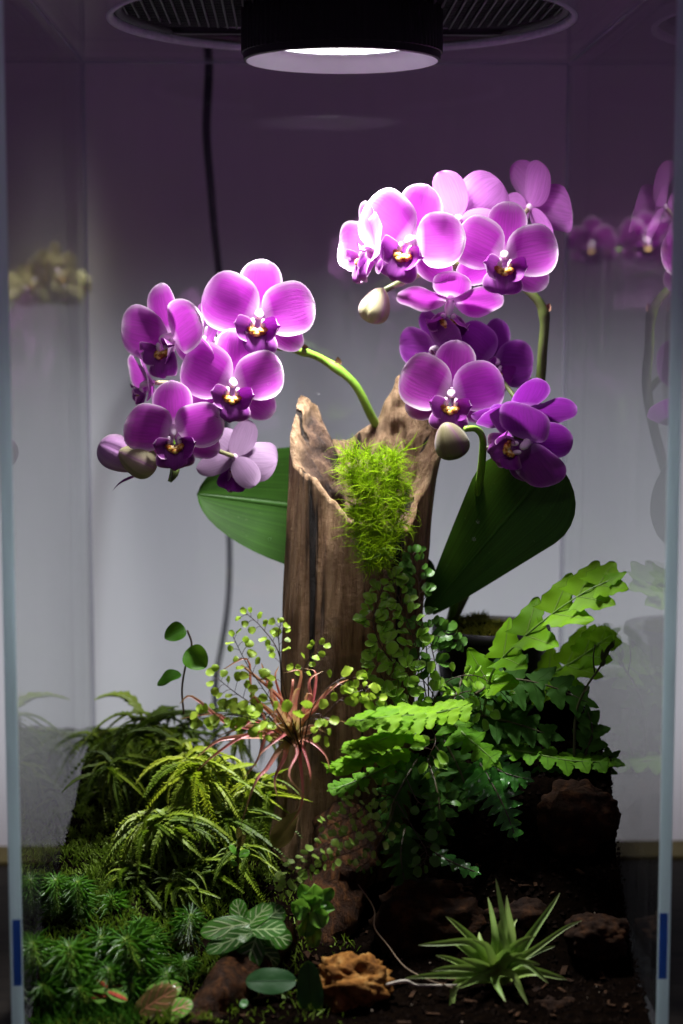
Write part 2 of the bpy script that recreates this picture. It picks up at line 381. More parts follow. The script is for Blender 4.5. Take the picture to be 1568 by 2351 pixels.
# ================================================================== SOIL, ROCKS, DRIFTWOOD
def sstep(a, b, x):
    t = min(1, max(0, (x-a)/(b-a))); return t*t*(3-2*t)
def soil_h(x, y):
    h = 0.85 + 0.13*y
    h += sstep(-6, -11, x)*2.5*sstep(1.5, 8.5, y)                                  # moss bed at the left
    h += 1.0*sstep(18, 25, y)*sstep(-2, -6, x)                                    # bank at the back left
    h += 2.4*math.exp(-((x+6.0)/4.0)**2-((y-16)/6.0)**2)
    h += (3.4*sstep(5.0, 10.0, y+0.6*noi((x, y, 0), 0.4))+3.7*sstep(10.3, 12.6, y+0.6*noi((x, y, 0), 0.4)))*sstep(3.0, 8.5, x)   # steep dark bank at the right
    return h + 0.3*noi((x, y, 0), 0.55, 3)+0.15*noi((x, y, 0), 1.7, 5)
SOILM = plain('wet_dark_soil', (0.0045, 0.0028, 0.0018), 1.0, c2=(0.0018, 0.0012, 0.001), nscale=260, bumpd=0.0015, spec=0.0)
b = MB(); nx, ny = 110, 110; x0, x1, y0, y1 = -TW+GT+0.04, TW-GT-0.04, 0.66, TD-GT-0.05
b.grid(lambda i, j: ((x0+(x1-x0)*i, y0+(y1-y0)*j, soil_h(x0+(x1-x0)*i, y0+(y1-y0)*j)), (0, 0, 1)), nx, ny)
idx = lambda i, j: i*(ny+1)+j
loop = [(i, 0) for i in range(nx)]+[(nx, j) for j in range(ny)]+[(i, ny) for i in range(nx, 0, -1)]+[(0, j) for j in range(ny, 0, -1)]
low = [b.vert((x0+(x1-x0)*i/nx, y0+(y1-y0)*j/ny, 0.63)) for i, j in loop]
for k in range(len(loop)):
    q = (k+1) % len(loop); b.f.append((idx(*loop[k]), low[k], low[q], idx(*loop[q])))
soil = ob('soil', b.mesh('soil', SOILM)); soil['kind'] = 'structure'
# loose grains of soil and perlite
rnd = random.Random(11); g1, g2 = MB(), MB()
def grain(mb, p, r):
    pts = [Vector((rnd.uniform(-.3, .3), rnd.uniform(-.3, .3), 1)), Vector((1, rnd.uniform(-.3, .3), rnd.uniform(-.3, .3))), Vector((rnd.uniform(-.3, .3), 1, 0)), Vector((-1, 0, rnd.uniform(-.3, .3))), Vector((0, -1, rnd.uniform(-.3, .3))), Vector((0, 0, -1))]
    k = len(mb.v)
    for q in pts: mb.vert(Vector(p)+q*r*rnd.uniform(0.7, 1.1))
    for a, c in ((1, 2), (2, 3), (3, 4), (4, 1)): mb.f.append((k, k+a, k+c)); mb.f.append((k+5, k+c, k+a))
for k in range(4500):
    x, y = rnd.uniform(x0, x1), rnd.uniform(y0, 20); grain(g1, (x, y, soil_h(x, y)), rnd.uniform(0.06, 0.2))
for k in range(900):                         # crumbs stuck to the right pane above the bank
    y = rnd.uniform(2, 24); z = soil_h(x1-0.1, y)+abs(rnd.gauss(0, 0.45)); grain(g1, (x1-0.03, y, z), rnd.uniform(0.03, 0.1))
for k in range(34):
    x, y = rnd.uniform(-4, 14), rnd.uniform(1, 9); grain(g2, (x, y, soil_h(x, y)+0.05), rnd.uniform(0.03, 0.085))
o = ob('soil_grains', g1.mesh('soil_grains', plain('soil_grain', (0.010, 0.006, 0.004), 0.95, c2=(0.004, 0.0025, 0.002), nscale=120, spec=0.03), False)); tag(o, 'loose dark grains lying on the soil of the tank', 'soil grains', kind='stuff')
o = ob('perlite_crumbs', g2.mesh('perlite_crumbs', plain('perlite', (0.26, 0.21, 0.15), 0.9), False)); tag(o, 'scattered small pale crumbs on the dark soil', 'crumbs', kind='stuff')

rnd = random.Random(19); bk_ = MB()
for k in range(130):
    x, y = rnd.uniform(-5, 14), rnd.uniform(1, 11); z = soil_h(x, y)+0.06; a_ = rnd.uniform(0, 6.3); L_ = rnd.uniform(0.2, 0.75); w_ = L_*rnd.uniform(0.2, 0.45); t_ = rnd.uniform(-.25, .25)
    bx_ = MB().box(-L_/2, L_/2, -w_/2, w_/2, -0.03, 0.04); bk_.add(bx_, Matrix.Translation((x, y, z)) @ Matrix.Rotation(a_, 4, 'Z') @ Matrix.Rotation(t_, 4, 'X') @ Matrix.Rotation(t_*1.3, 4, 'Y'))
o = ob('bark_chips', bk_.mesh('bark_chips', plain('bark_chip', (0.045, 0.022, 0.010), 0.9, c2=(0.014, 0.007, 0.004), nscale=150, bumpd=0.001, spec=0.1), False)); tag(o, 'scattered dark bark chips lying on the soil', 'bark chips', kind='stuff')

def rock(name, label, c, r, mat, seed, rough=0.28, lean=0.0):
    b = MB()
    def fn(i, j):
        th = PI*i; ph = 2*PI*j
        d = Vector((math.sin(th)*math.cos(ph), math.sin(th)*math.sin(ph), math.cos(th)))
        d = Vector(tuple(math.copysign(abs(q)**0.8, q) for q in d))
        k = 1+rough*noi(d, 1.6, seed)+rough*0.5*noi(d, 4.0, seed+2)+rough*0.22*noi(d, 10, seed+5)
        p = Vector((d.x*r[0]*k, d.y*r[1]*k, d.z*r[2]*k)); p.x += lean*p.z
        return p, (0, 0, 1)
    b.grid(fn, 40, 56, True)
    o = ob(name, b.mesh(name, mat), None, Matrix.Translation(Vector(c))); return tag(o, label, 'rock')
def rockmat(name, c1, c2, c3, sc_=70):
    m, nt, out = new_mat(name); b = nd(nt, 'ShaderNodeBsdfPrincipled'); b.inputs['Roughness'].default_value = 0.75; b.inputs['Specular IOR Level'].default_value = 0.12
    n = noise_t(nt, sc_, 8, None, 0.65)
    nt.links.new(ramp(nt, n, [(0.3, c1), (0.52, c2), (0.7, c3)]), b.inputs['Base Color'])
    nt.links.new(bump(nt, noise_t(nt, sc_*2.5, 8, None, 0.7), 0.0016), b.inputs['Normal']); nt.links.new(b.outputs[0], out.inputs[0]); return m
ORANGE = rockmat('ochre_stone', (0.05, 0.016, 0.004), (0.26, 0.11, 0.02), (0.46, 0.28, 0.09), 130)
BROWN = rockmat('brown_stone', (0.004, 0.0016, 0.001), (0.020, 0.008, 0.0025), (0.07, 0.028, 0.009), 110)
rock('ochre_rock', 'orange brown craggy rock lit at the front in the middle', P(808, 2262, 3.5), (1.75, 1.3, 1.2), ORANGE, 4, 0.42)
rock('reddish_rock', 'rough orange brown rock showing at the bottom edge below the green air plant', P(1270, 2330, 3.5), (1.5, 1.3, 1.1), BROWN, 7)
rock('brown_rock', 'dull dark brown rock behind and left of the green air plant', P(985, 2130, 9), (2.8, 2.0, 2.3), BROWN, 9)
rock('flat_rock', 'flat topped brown rock at the right glass below the ferns', P(1325, 1885, 11.4), (2.1, 1.2, 1.9), BROWN, 12)
rock('side_rock', 'dark brown stone against the right glass behind the green air plant', P(1370, 2150, 6.2), (1.5, 1.1, 1.0), BROWN, 18)
rock('buried_rock', 'half buried dark stone between the dull brown rock and the green air plant', P(1190, 2120, 8.5), (1.9, 1.3, 1.2), BROWN, 20)
rock('low_rock', 'low brown stone at the bottom edge left of the green air plant', P(1060, 2325, 4), (1.2, 1.0, 0.8), BROWN, 15)

m, nt, out = new_mat('driftwood'); b = nd(nt, 'ShaderNodeBsdfPrincipled'); b.inputs['Roughness'].default_value = 0.75; b.inputs['Specular IOR Level'].default_value = 0.3
n1 = noise_t(nt, 95, 10, mapping(nt, (3.0, 3.0, 0.22)), 0.72); n2 = noise_t(nt, 75, 9, None, 0.7); n3 = noise_t(nt, 30, 3)
c = ramp(nt, n1, [(0.28, (0.036, 0.018, 0.008)), (0.42, (0.24, 0.130, 0.058)), (0.66, (0.46, 0.29, 0.15))])
pale = ramp(nt, n1, [(0.30, (0.07, 0.04, 0.019)), (0.45, (0.25, 0.155, 0.083)), (0.66, (0.42, 0.29, 0.17))])
c = mixc(nt, attr(nt, 'u'), c, pale)                                              # u: weathered pale wood near the broken top
core = ramp(nt, n2, [(0.38, (0.02, 0.011, 0.008)), (0.52, (0.09, 0.05, 0.03)), (0.66, (0.24, 0.15, 0.085))])
c = mixc(nt, attr(nt, 'v'), c, core)                                               # v: crumbly heartwood
n4 = noise_t(nt, 26, 3, mapping(nt, (4.2, 4.2, 0.13)), 0.5); crack = ramp(nt, n4, [(0.34, (1, 1, 1)), (0.40, (0, 0, 0))]); c = mixc(nt, crack, c, (0.012, 0.007, 0.004))
spots = ramp(nt, n3, [(0.58, (0, 0, 0)), (0.68, (1, 1, 1))]); c = mixc(nt, spots, c, mixc(nt, 0.55, c, (0.04, 0.022, 0.012)))
nt.links.new(c, b.inputs['Base Color'])
nt.links.new(bump(nt, math_n(nt, 'SUBTRACT', math_n(nt, 'ADD', n1, math_n(nt, 'MULTIPLY', n2, 0.8)), math_n(nt, 'MULTIPLY', crack, 0.8)), 0.004), b.inputs['Normal'])
nt.links.new(b.outputs[0], out.inputs[0]); WOOD = m

# the stump is a hollow broken log; rim[k] = (angle in degrees, pixel row of the broken edge, outward lean)
YS = 18.0
rim = [(-180, 1000, 0.00), (-160, 1055, 0.0), (-135, 1085, 0.0), (-110, 1140, 0.0), (-92, 1182, 0.0), (-72, 1205, 0.0), (-52, 1195, 0.02), (-34, 1120, 0.10), (-16, 1030, 0.24), (0, 968, 0.34), (22, 915, 0.26), (40, 872, 0.12), (55, 862, 0.0), (68, 915, -0.02), (82, 978, 0.0), (98, 1020, 0.0), (112, 1018, 0.0), (118, 995, 0.0), (131, 930, 0.0), (143, 912, 0.0), (157, 930, -0.05), (180, 1000, 0.00)]
def rim_at(a):
    for k in range(len(rim)-1):
        if rim[k][0] <= a <= rim[k+1][0]:
            t = (a-rim[k][0])/(rim[k+1][0]-rim[k][0]); t2 = t*t*(3-2*t)
            return rim[k][1]+(rim[k+1][1]-rim[k][1])*(0.5*t+0.5*t2), rim[k][2]+(rim[k+1][2]-rim[k][2])*t2
    return rim[0][1], 0
# left edge, right edge (pixels at y = 15) for pixel rows
prof_px = [(860, 672, 985), (960, 672, 1000), (1010, 669, 1000), (1100, 664, 990), (1250, 655, 982), (1400, 645, 965), (1550, 640, 950), (1700, 636, 945), (1850, 628, 935), (2000, 605, 915), (2120, 560, 930)]
def edges(row):
    row = max(860, min(2119, row))
    for k in range(len(prof_px)-1):
        a, c = prof_px[k], prof_px[k+1]
        if a[0] <= row <= c[0]:
            t = (row-a[0])/(c[0]-a[0]); return a[1]+(c[1]-a[1])*t, a[2]+(c[2]-a[2])*t
row_z = lambda row: P(800, row, YS).z
z_row = lambda z: 699+(34-z)*ppc(YS)*1.0
def stump_pt(a, row, inset=0.0):
    """point of the stump's outer face at angle a (degrees, -90 faces the camera) and pixel row"""
    l, r = edges(row); A, B = P(l, row, YS), P(r, row, YS); cx = (A.x+B.x)/2; rx = (B.x-A.x)/2-inset; ry = rx*0.86
    ar = R(a); ca, sa = math.cos(ar), math.sin(ar)
    ca2 = math.copysign(abs(ca)**0.85, ca); sa2 = math.copysign(abs(sa)**0.95, sa)
    p = Vector((cx+rx*ca2, YS+ry*sa2, A.z))
    q = Vector((ca*3, sa*3, p.z*0.10))
    k = 0.28*noi(q, 0.55, 1)+0.16*noi((ca*9, sa*9, p.z*0.22), 1.0, 2)+0.07*noi((ca*22, sa*22, p.z*0.3), 1.0, 3)
    return p+Vector((ca, sa, 0))*k
b = MB(); NA, NZ, NI = 150, 80, 34
for i in range(NZ+1):
    for k in range(NA):
        a = -180+360*k/NA; rr_, lean = rim_at(a); t = i/NZ
        rr_ += 10*noi((a*0.05, 0, 0), 1.0, 6)+5*noi((a*0.2, 0, 0), 1.0, 8)
        row = 2118+(rr_-2118)*t**0.9
        p = stump_pt(a, row)
        hi = max(0, 1-(row-rr_)/220.0)
        p += Vector((math.cos(R(a)), 0.5*math.sin(R(a)), 0))*lean*hi*hi*1.6
        pal = sstep(260, 0, row-rr_)*sstep(1180, 1060, row)
        if -60 > a > -165: pal = sstep(26, 0, row-rr_)*0.9
        b.vert(p, pal*0.95, 0, 1)
for i in range(1, NI+1):
    for k in range(NA):
        a = -180+360*k/NA; rr_, lean = rim_at(a); t = i/NI
        rr_ += 10*noi((a*0.05, 0, 0), 1.0, 6)+5*noi((a*0.2, 0, 0), 1.0, 8)
        row = rr_+(1330-rr_)*t**1.3
        thick = 0.25+0.85*min(1, t*3.0)+1.2*t*t
        if 120 < a or a < -150: thick += 0.9*sstep(0.1, 0.6, t)
        p = stump_pt(a, row, thick)
        hi = max(0, 1-(row-rr_)/220.0)
        p += Vector((math.cos(R(a)), 0.5*math.sin(R(a)), 0))*lean*hi*hi*1.6
        p += Vector((math.cos(R(a)), math.sin(R(a)), 0))*0.5*noi(p, 1.3, 9)*min(1, t*4)
        heart = 1.0 if (a > 115 or a < -60) else 0.0
        heart *= sstep(0.05, 0.22, t)
        b.vert(p, 0.95*sstep(1.0, 0.4, t), heart, 1)
rows = NZ+NI+1
for i in range(rows-1):
    for k in range(NA):
        q = (k+1) % NA; b.f.append((i*NA+k, i*NA+q, (i+1)*NA+q, (i+1)*NA+k))
b.f.append(tuple((rows-1)*NA+k for k in range(NA)))
stump = ob('driftwood_stump', b.mesh('driftwood_stump', WOOD)); tag(stump, 'tall hollow broken driftwood stump with two pointed tips', 'driftwood')
m, nt, out = new_mat('wet_wood'); b_ = nd(nt, 'ShaderNodeBsdfPrincipled'); b_.inputs['Roughness'].default_value = 0.6; b_.inputs['Specular IOR Level'].default_value = 0.15
n1 = noise_t(nt, 80, 9, mapping(nt, (2.5, 2.5, 0.5)), 0.7); nt.links.new(ramp(nt, n1, [(0.34, (0.008, 0.004, 0.002)), (0.52, (0.045, 0.017, 0.005)), (0.68, (0.15, 0.06, 0.017))]), b_.inputs['Base Color'])
nt.links.new(bump(nt, n1, 0.004), b_.inputs['Normal']); nt.links.new(b_.outputs[0], out.inputs[0]); WETWOOD = m
# root of the stump lying across the front, and a second piece at the bottom left
def limb(name, label, pts, rad, seed):
    c = curve(pts, 8); n = 18; b = MB(); ref = Vector((0, 0, 1))
    for i, p in enumerate(c):
        d = (c[min(i+1, len(c)-1)]-c[max(i-1, 0)]).normalized(); x = (ref-d*ref.dot(d)).normalized(); y = d.cross(x); t = i/(len(c)-1)
        for k in range(n):
            a = 2*PI*k/n; dv = x*math.cos(a)+y*math.sin(a); q = p+dv*3
            r = rad(t)*(1+0.35*noi(q, 0.5, seed)+0.2*noi(q, 1.6, seed+1)+0.1*noi(q, 4, seed+2)); b.vert(p+dv*r, 0, 0.2, 1)
    for i in range(len(c)-1):
        for k in range(n): q = (k+1) % n; b.f.append((i*n+k, i*n+q, (i+1)*n+q, (i+1)*n+k))
    b.f.append(tuple(range(n))); b.f.append(tuple((len(c)-1)*n+k for k in range(n)))
    return tag(ob(name, b.mesh(name, WETWOOD)), label, 'driftwood')
limb('driftwood_root', 'reddish brown thick wood root sloping down in front of the stump base', [P(810, 1890, 14.5), P(785, 1990, 12.5), P(760, 2080, 11), P(730, 2200, 9.5)], lambda t: 1.9-0.6*t, 21)
limb('driftwood_branch', 'brown driftwood branch end on the ground at the bottom left centre', [P(640, 2140, 8), P(560, 2230, 5), P(500, 2300, 3), P(440, 2390, 2)], lambda t: 1.0+0.25*t, 25)

# ================================================================== ORCHIDS
def petal_mat(name, inner, outer, back, margin=0.16, trans=0.38, vein=0.2):
    m, nt, out = new_mat(name)
    u, v, e = attr(nt, 'u'), attr(nt, 'v'), attr(nt, 'edge')
    tc = nd(nt, 'ShaderNodeTexCoord')
    cx = nd(nt, 'ShaderNodeCombineXYZ'); nt.links.new(math_n(nt, 'MULTIPLY', u, 2.2), cx.inputs[0]); nt.links.new(math_n(nt, 'MULTIPLY', v, 16), cx.inputs[1])
    nt.links.new(math_n(nt, 'MULTIPLY', nd(nt, 'ShaderNodeObjectInfo').outputs['Random'], 20), cx.inputs[2])
    vn = noise_t(nt, 1.0, 3, cx.outputs[0])
    soft = noise_t(nt, 90, 3)
    en = math_n(nt, 'ADD', e, math_n(nt, 'MULTIPLY', math_n(nt, 'SUBTRACT', vn, 0.5), 0.16))
    dark = tuple(x*(1-vein) for x in inner)
    ci = mixc(nt, ramp(nt, vn, [(0.38, (1, 1, 1)), (0.62, (0, 0, 0))]), inner, dark)
    ci = mixc(nt, math_n(nt, 'MULTIPLY', soft, 0.12), ci, outer)
    c = mixc(nt, ramp(nt, en, [(0.02, (1, 1, 1)), (margin*0.7, (0.45, 0.45, 0.45)), (margin*1.3, (0.16, 0.16, 0.16)), (margin*3.0, (0, 0, 0))]), ci, outer)
    c = mixc(nt, ramp(nt, u, [(0.0, (0.9, 0.9, 0.9)), (0.22, (0, 0, 0))]), c, outer)       # pale throat
    bk = mixc(nt, ramp(nt, vn, [(0.36, (1, 1, 1)), (0.60, (0, 0, 0))]), back, tuple(x*0.8 for x in back))
    c = mixc(nt, nd(nt, 'ShaderNodeNewGeometry').outputs['Backfacing'], c, bk)
    b = nd(nt, 'ShaderNodeBsdfPrincipled'); b.inputs['Roughness'].default_value = 0.55; b.inputs['Specular IOR Level'].default_value = 0.25
    b.inputs['Sheen Weight'].default_value = 0.15
    nt.links.new(c, b.inputs['Base Color']); nt.links.new(bump(nt, vn, 0.00012), b.inputs['Normal'])
    t = nd(nt, 'ShaderNodeBsdfTranslucent'); nt.links.new(c, t.inputs[0])
    mx = nd(nt, 'ShaderNodeMixShader'); mx.inputs[0].default_value = trans
    nt.links.new(b.outputs[0], mx.inputs[1]); nt.links.new(t.outputs[0], mx.inputs[2]); nt.links.new(mx.outputs[0], out.inputs[0]); return m
PETAL = petal_mat('orchid_petal', (0.50, 0.016, 0.51), (0.94, 0.76, 0.94), (0.58, 0.20, 0.61), 0.12, 0.24)
SHADE_PETAL = petal_mat('orchid_petal_shaded', (0.25, 0.010, 0.33), (0.48, 0.20, 0.58), (0.32, 0.08, 0.41), 0.08, 0.26)  # darker copy of the petal colour: shade from the upper blooms, painted in
PPETAL = petal_mat('orchid_petal_pale', (0.36, 0.14, 0.44), (0.55, 0.42, 0.55), (0.40, 0.26, 0.42), 0.2)
LIP = petal_mat('orchid_lip', (0.22, 0.006, 0.26), (0.74, 0.46, 0.72), (0.22, 0.010, 0.26), 0.05, 0.2)
YPETAL = petal_mat('yellow_petal', (0.62, 0.55, 0.22), (0.7, 0.66, 0.4), (0.6, 0.55, 0.25))
m, nt, out = new_mat('callus'); b = nd(nt, 'ShaderNodeBsdfPrincipled'); b.inputs['Roughness'].default_value = 0.4
n = noise_t(nt, 900, 2); nt.links.new(ramp(nt, n, [(0.42, (0.30, 0.07, 0.01)), (0.52, (0.75, 0.42, 0.05)), (0.62, (0.85, 0.66, 0.30))]), b.inputs['Base Color']); nt.links.new(b.outputs[0], out.inputs[0]); CALLUS = m
COLUMN = plain('orchid_column', (0.88, 0.76, 0.84), 0.4, c2=(0.78, 0.52, 0.76), nscale=200)
STEM = plain('flower_spike_green', (0.22, 0.40, 0.045), 0.4, c2=(0.13, 0.28, 0.025), nscale=80)
DSTEM = plain('flower_spike_dark', (0.10, 0.15, 0.03), 0.45, c2=(0.07, 0.07, 0.025), nscale=80)
PEDI = plain('pedicel_pale', (0.45, 0.50, 0.20), 0.4, c2=(0.38, 0.30, 0.22), nscale=80)
BUDM = petal_mat('bud_skin', (0.46, 0.46, 0.20), (0.46, 0.20, 0.40), (0.4, 0.3, 0.3), 0.3, 0.2)
GBUD = petal_mat('green_bud_skin', (0.15, 0.14, 0.05), (0.16, 0.06, 0.13), (0.12, 0.09, 0.06), 0.3, 0.1)
OBUD = petal_mat('opening_bud', (0.48, 0.22, 0.52), (0.68, 0.54, 0.62), (0.6, 0.4, 0.6), 0.25, 0.2)
BRACT = plain('dry_bract', (0.42, 0.25, 0.15), 0.7, c2=(0.25, 0.12, 0.08))

FM = {}
def flower_meshes(key, mat, lipm):
    out = {'petal': [], 'dorsal': [], 'lateral': []}
    for k in range(4):
        out['petal'].append(blade(1.06, 0.56, lambda u: max(egg(0.58, 2.5)(u), 0.10*(1-u)), 14, 10, 0.16, 0.10*(k-1), 0.10, 1.0, k*2.1).mesh('petal', mat))
        out['dorsal'].append(blade(1.0, 0.40, lambda u: max(egg(0.57, 2.3)(u), 0.12*(1-u)), 12, 8, 0.18, 0.06*(k-1), 0.05, 1.0, k*1.7).mesh('sepal', mat))
        out['lateral'].append(blade(0.98, 0.33, lambda u: max(egg(0.50, 2.0)(u), 0.14*(1-u)), 12, 8, 0.20, 0.10*(k-1), 0.05, 1.0, k*1.3).mesh('sepal', mat))
    # lip: spade-shaped middle lobe curving forward and two upright side lobes
    l = MB(); prof = lambda u: 0.30+0.70*math.sin(PI*min(1, u*1.02)**0.9)**0.8 if u < 0.985 else 0.18
    def mid(i, j):
        u, v = i, j*2-1; hw = 0.40*prof(u)*(1 if u > 0.02 else 0.6)
        y = -0.22-0.52*math.sin(u*1.45); x = -v*hw
        return (x, -0.26-0.20*math.sin(u*2.6)+0.13*v*v+0.03*math.sin(v*9+u*4), y-0.02*math.cos(v*5)), (0.12+0.88*u, v, min(1-abs(v), (1-u)*1.5))
    l.grid(mid, 12, 10)
    for s in (-1, 1):
        def side(i, j, s=s):
            u, v = i, j*2-1; hw = 0.23*math.sqrt(max(0.02, 1-abs(2*u-1)**3.2))
            x = s*(0.10+0.34*u-0.05*v*v); y = -0.14-0.24*math.sin(u*2.0)-0.14*v*v; z = -0.30+0.14*u+v*hw
            return (x, y, z), (0.05+0.95*u, v, min(1-abs(v), (1-u)*1.5))
        l.grid(side, 8, 7)
    out['lip'] = l.mesh('lip', lipm)
    c = MB()
    def lump(p, r, c=c):
        c.grid(lambda i, j: ((p[0]+r[0]*math.sin(PI*i)*math.cos(2*PI*j), p[1]+r[1]*math.sin(PI*i)*math.sin(2*PI*j), p[2]+r[2]*math.cos(PI*i)), (0.5, 0, 1)), 6, 8, True)
    lump((-0.07, -0.34, -0.29), (0.10, 0.09, 0.07)); lump((0.07, -0.34, -0.29), (0.10, 0.09, 0.07)); lump((0, -0.38, -0.33), (0.09, 0.08, 0.06)); lump((-0.14, -0.30, -0.25), (0.06, 0.06, 0.05)); lump((0.14, -0.30, -0.25), (0.06, 0.06, 0.05))
    out['callus'] = c.mesh('callus', CALLUS)
    c = MB(); 
    def col_(i, j):
        th = PI*i; a = 2*PI*j; y = 0.05-0.36*i; r = 0.085*math.sin(PI*i)**0.6*(0.85+0.5*i*i)
        return (r*math.cos(a)*1.05, y, 0.03+r*math.sin(a)-0.05*i*i), (0.5, 0, 1)
    c.grid(col_, 10, 10, True)
    for sg in (-1, 1): c.grid(lambda i, j, sg=sg: ((sg*(0.10+0.055*math.sin(PI*i)*math.cos(2*PI*j)), -0.27+0.05*math.sin(PI*i)*math.sin(2*PI*j), -0.15+0.10*math.cos(PI*i)), (0.5, 0, 1)), 6, 8, True)
    lump((0, 0.02, 0), (0.1, 0.14, 0.1), c)
    out['column'] = c.mesh('column', COLUMN)
    return out
FK = {'n': flower_meshes('n', PETAL, LIP), 'd': flower_meshes('d', SHADE_PETAL, LIP), 'p': flower_meshes('p', PPETAL, LIP), 'y': flower_meshes('y', YPETAL, YPETAL)}
frnd = random.Random(3)
def flower(parent, c, s, yaw=0, pitch=0, roll=0, kind='n', label=None, cup=0.0, wide=1.0):
    """c: centre, s: half width in cm. faces the camera at yaw = pitch = 0; +yaw turns it to the right, +pitch down, +roll clockwise"""
    F = FK[kind]
    M = Matrix.Translation(Vector(c)) @ Matrix.Rotation(R(yaw), 4, 'Z') @ Matrix.Rotation(R(pitch), 4, 'X') @ Matrix.Rotation(R(roll), 4, 'Y') @ scl(s)
    f = ob('flower', F['column'], parent, M)
    if label: f['label'] = label
    va = frnd.uniform(-5, 5); vb = frnd.uniform(-4, 6)
    def put(name, me, base, ang, back, size=1.0, sw=1.0):
        size *= frnd.uniform(0.94, 1.05); sw *= frnd.uniform(0.92, 1.06); back += vb
        a = R(ang+frnd.uniform(-4, 4)); back += frnd.uniform(-5, 5)
        d = Vector((math.sin(a), math.sin(R(back)), math.cos(a)))     # back > 0: bends away from the viewer
        ob(name, me, f, M @ frame(base, d, Vector((0, -1, 0.0))) @ scl(size*sw, size, size))
    for sgn in (-1, 1):
        put('petal', frnd.choice(F['petal']), (sgn*0.05, -0.02, 0.02), sgn*(70+cup*0.2), -4-cup, 0.98, wide)
    put('sepal', frnd.choice(F['dorsal']), (0, 0.07, 0.04), 0, 3-cup, 1.0)
    for sgn in (-1, 1):
        put('sepal', frnd.choice(F['lateral']), (sgn*0.03, 0.09, -0.03), sgn*122, 10-cup, 1.0)
    ob('lip', F['lip'], f, M); ob('callus', F['callus'], f, M)
    return f
def pedicel(parent, spike, c, yaw, pitch, s, mat=PEDI, r=0.11):
    """stalk from the nearest point of the spike to the back of the flower"""
    back = Matrix.Rotation(R(yaw), 3, 'Z') @ Matrix.Rotation(R(pitch), 3, 'X') @ Vector((0, 1, 0))
    c = Vector(c); e = c+back*0.1*s
    q = min(spike, key=lambda p: (p-(c+back*1.2)).length)
    ob('pedicel', MB().tube(curve([q, q.lerp(e, 0.5)+back*0.5+Vector((0, 0, 0.15)), e], 6), lambda t: r*(0.9+0.3*t), 7).mesh('pedicel', mat), parent)
def bud(parent, c, rx, rz, tilt, mat=BUDM, label=None):
    b = MB()
    def fn(i, j):
        th = PI*i; a = 2*PI*j; g = 1-0.13*max(0, math.cos(3*a))**16
        taper = 1+0.26*math.cos(th)
        r = math.sin(th)*rx*g*taper
        seam = min(1, abs(((j*3) % 1)-0.5)*2.2)
        return (r*math.cos(a), r*math.sin(a), -rz*math.cos(th)*(1.14 if th > PI/2 else 1)), (0.4+0.5*abs(math.cos(th)), math.cos(3*a), 0.1+seam*0.7)
    b.grid(fn, 18, 42, True)
    o = ob('bud', b.mesh('bud', mat), parent, Matrix.Translation(Vector(c)) @ Matrix.Rotation(R(tilt[0]), 4, 'X') @ Matrix.Rotation(R(tilt[1]), 4, 'Y'))
    if label: o['label'] = label
    return o
def spike(parent, pts, r0, r1, mat, nodes=()):
    c = curve(pts, 8)
    def rad(t):
        k = r0+(r1-r0)*t
        for q in nodes: k += 0.06*math.exp(-((t-q)/0.018)**2)
        return k
    ob('flower_spike', MB().tube(c, rad, 10).mesh('flower_spike', mat), parent)
    for q in nodes:
        p, d = sample(c, q)
        bl = blade(0.55, 0.2, lance, 5, 4, 0.6, -0.2)
        ob('bract', bl.mesh('bract', BRACT), parent, frame(p+Vector((0.12, -0.05, 0.12)), d+Vector((0.7, -0.1, 0.35)), Vector((0, -1, 0.4))))
    return c
OLEAF = leafy('orchid_leaf', (0.014, 0.055, 0.004), (0.03, 0.095, 0.008), 0.10, 0.5, 25, rib=(0.02, 0.07, 0.006), ribw=0.04, spec=0.3, bumpd=0.0008, grain=0.8)
OLEAFD = leafy('orchid_leaf_dark', (0.016, 0.07, 0.010), (0.034, 0.115, 0.014), 0.14, 0.38, 25, rib=(0.03, 0.10, 0.015), ribw=0.05, spec=0.35, edge=((0.10, 0.12, 0.03), 0.02), bumpd=0.0008, grain=0.8)
def strap(parent, base, tip, nrm, W, mat, prof, fold=0.25, droop=0.06, label=None):
    base, tip = Vector(base), Vector(tip); L = (tip-base).length
    b = blade(L, W, prof, 22, 12, 0.10, droop, 0.03, 1.2, 1, fold)
    o = ob('leaf', b.mesh('leaf', mat), parent, frame(base, tip-base, nrm))
    if label: o['label'] = label
    return o

def YO(Y): return Y+max(0, min(4, 20-Y))          # the blooms hang level with the lamp or a little behind it
def PO(px, py, Y): return P(px, py, YO(Y))
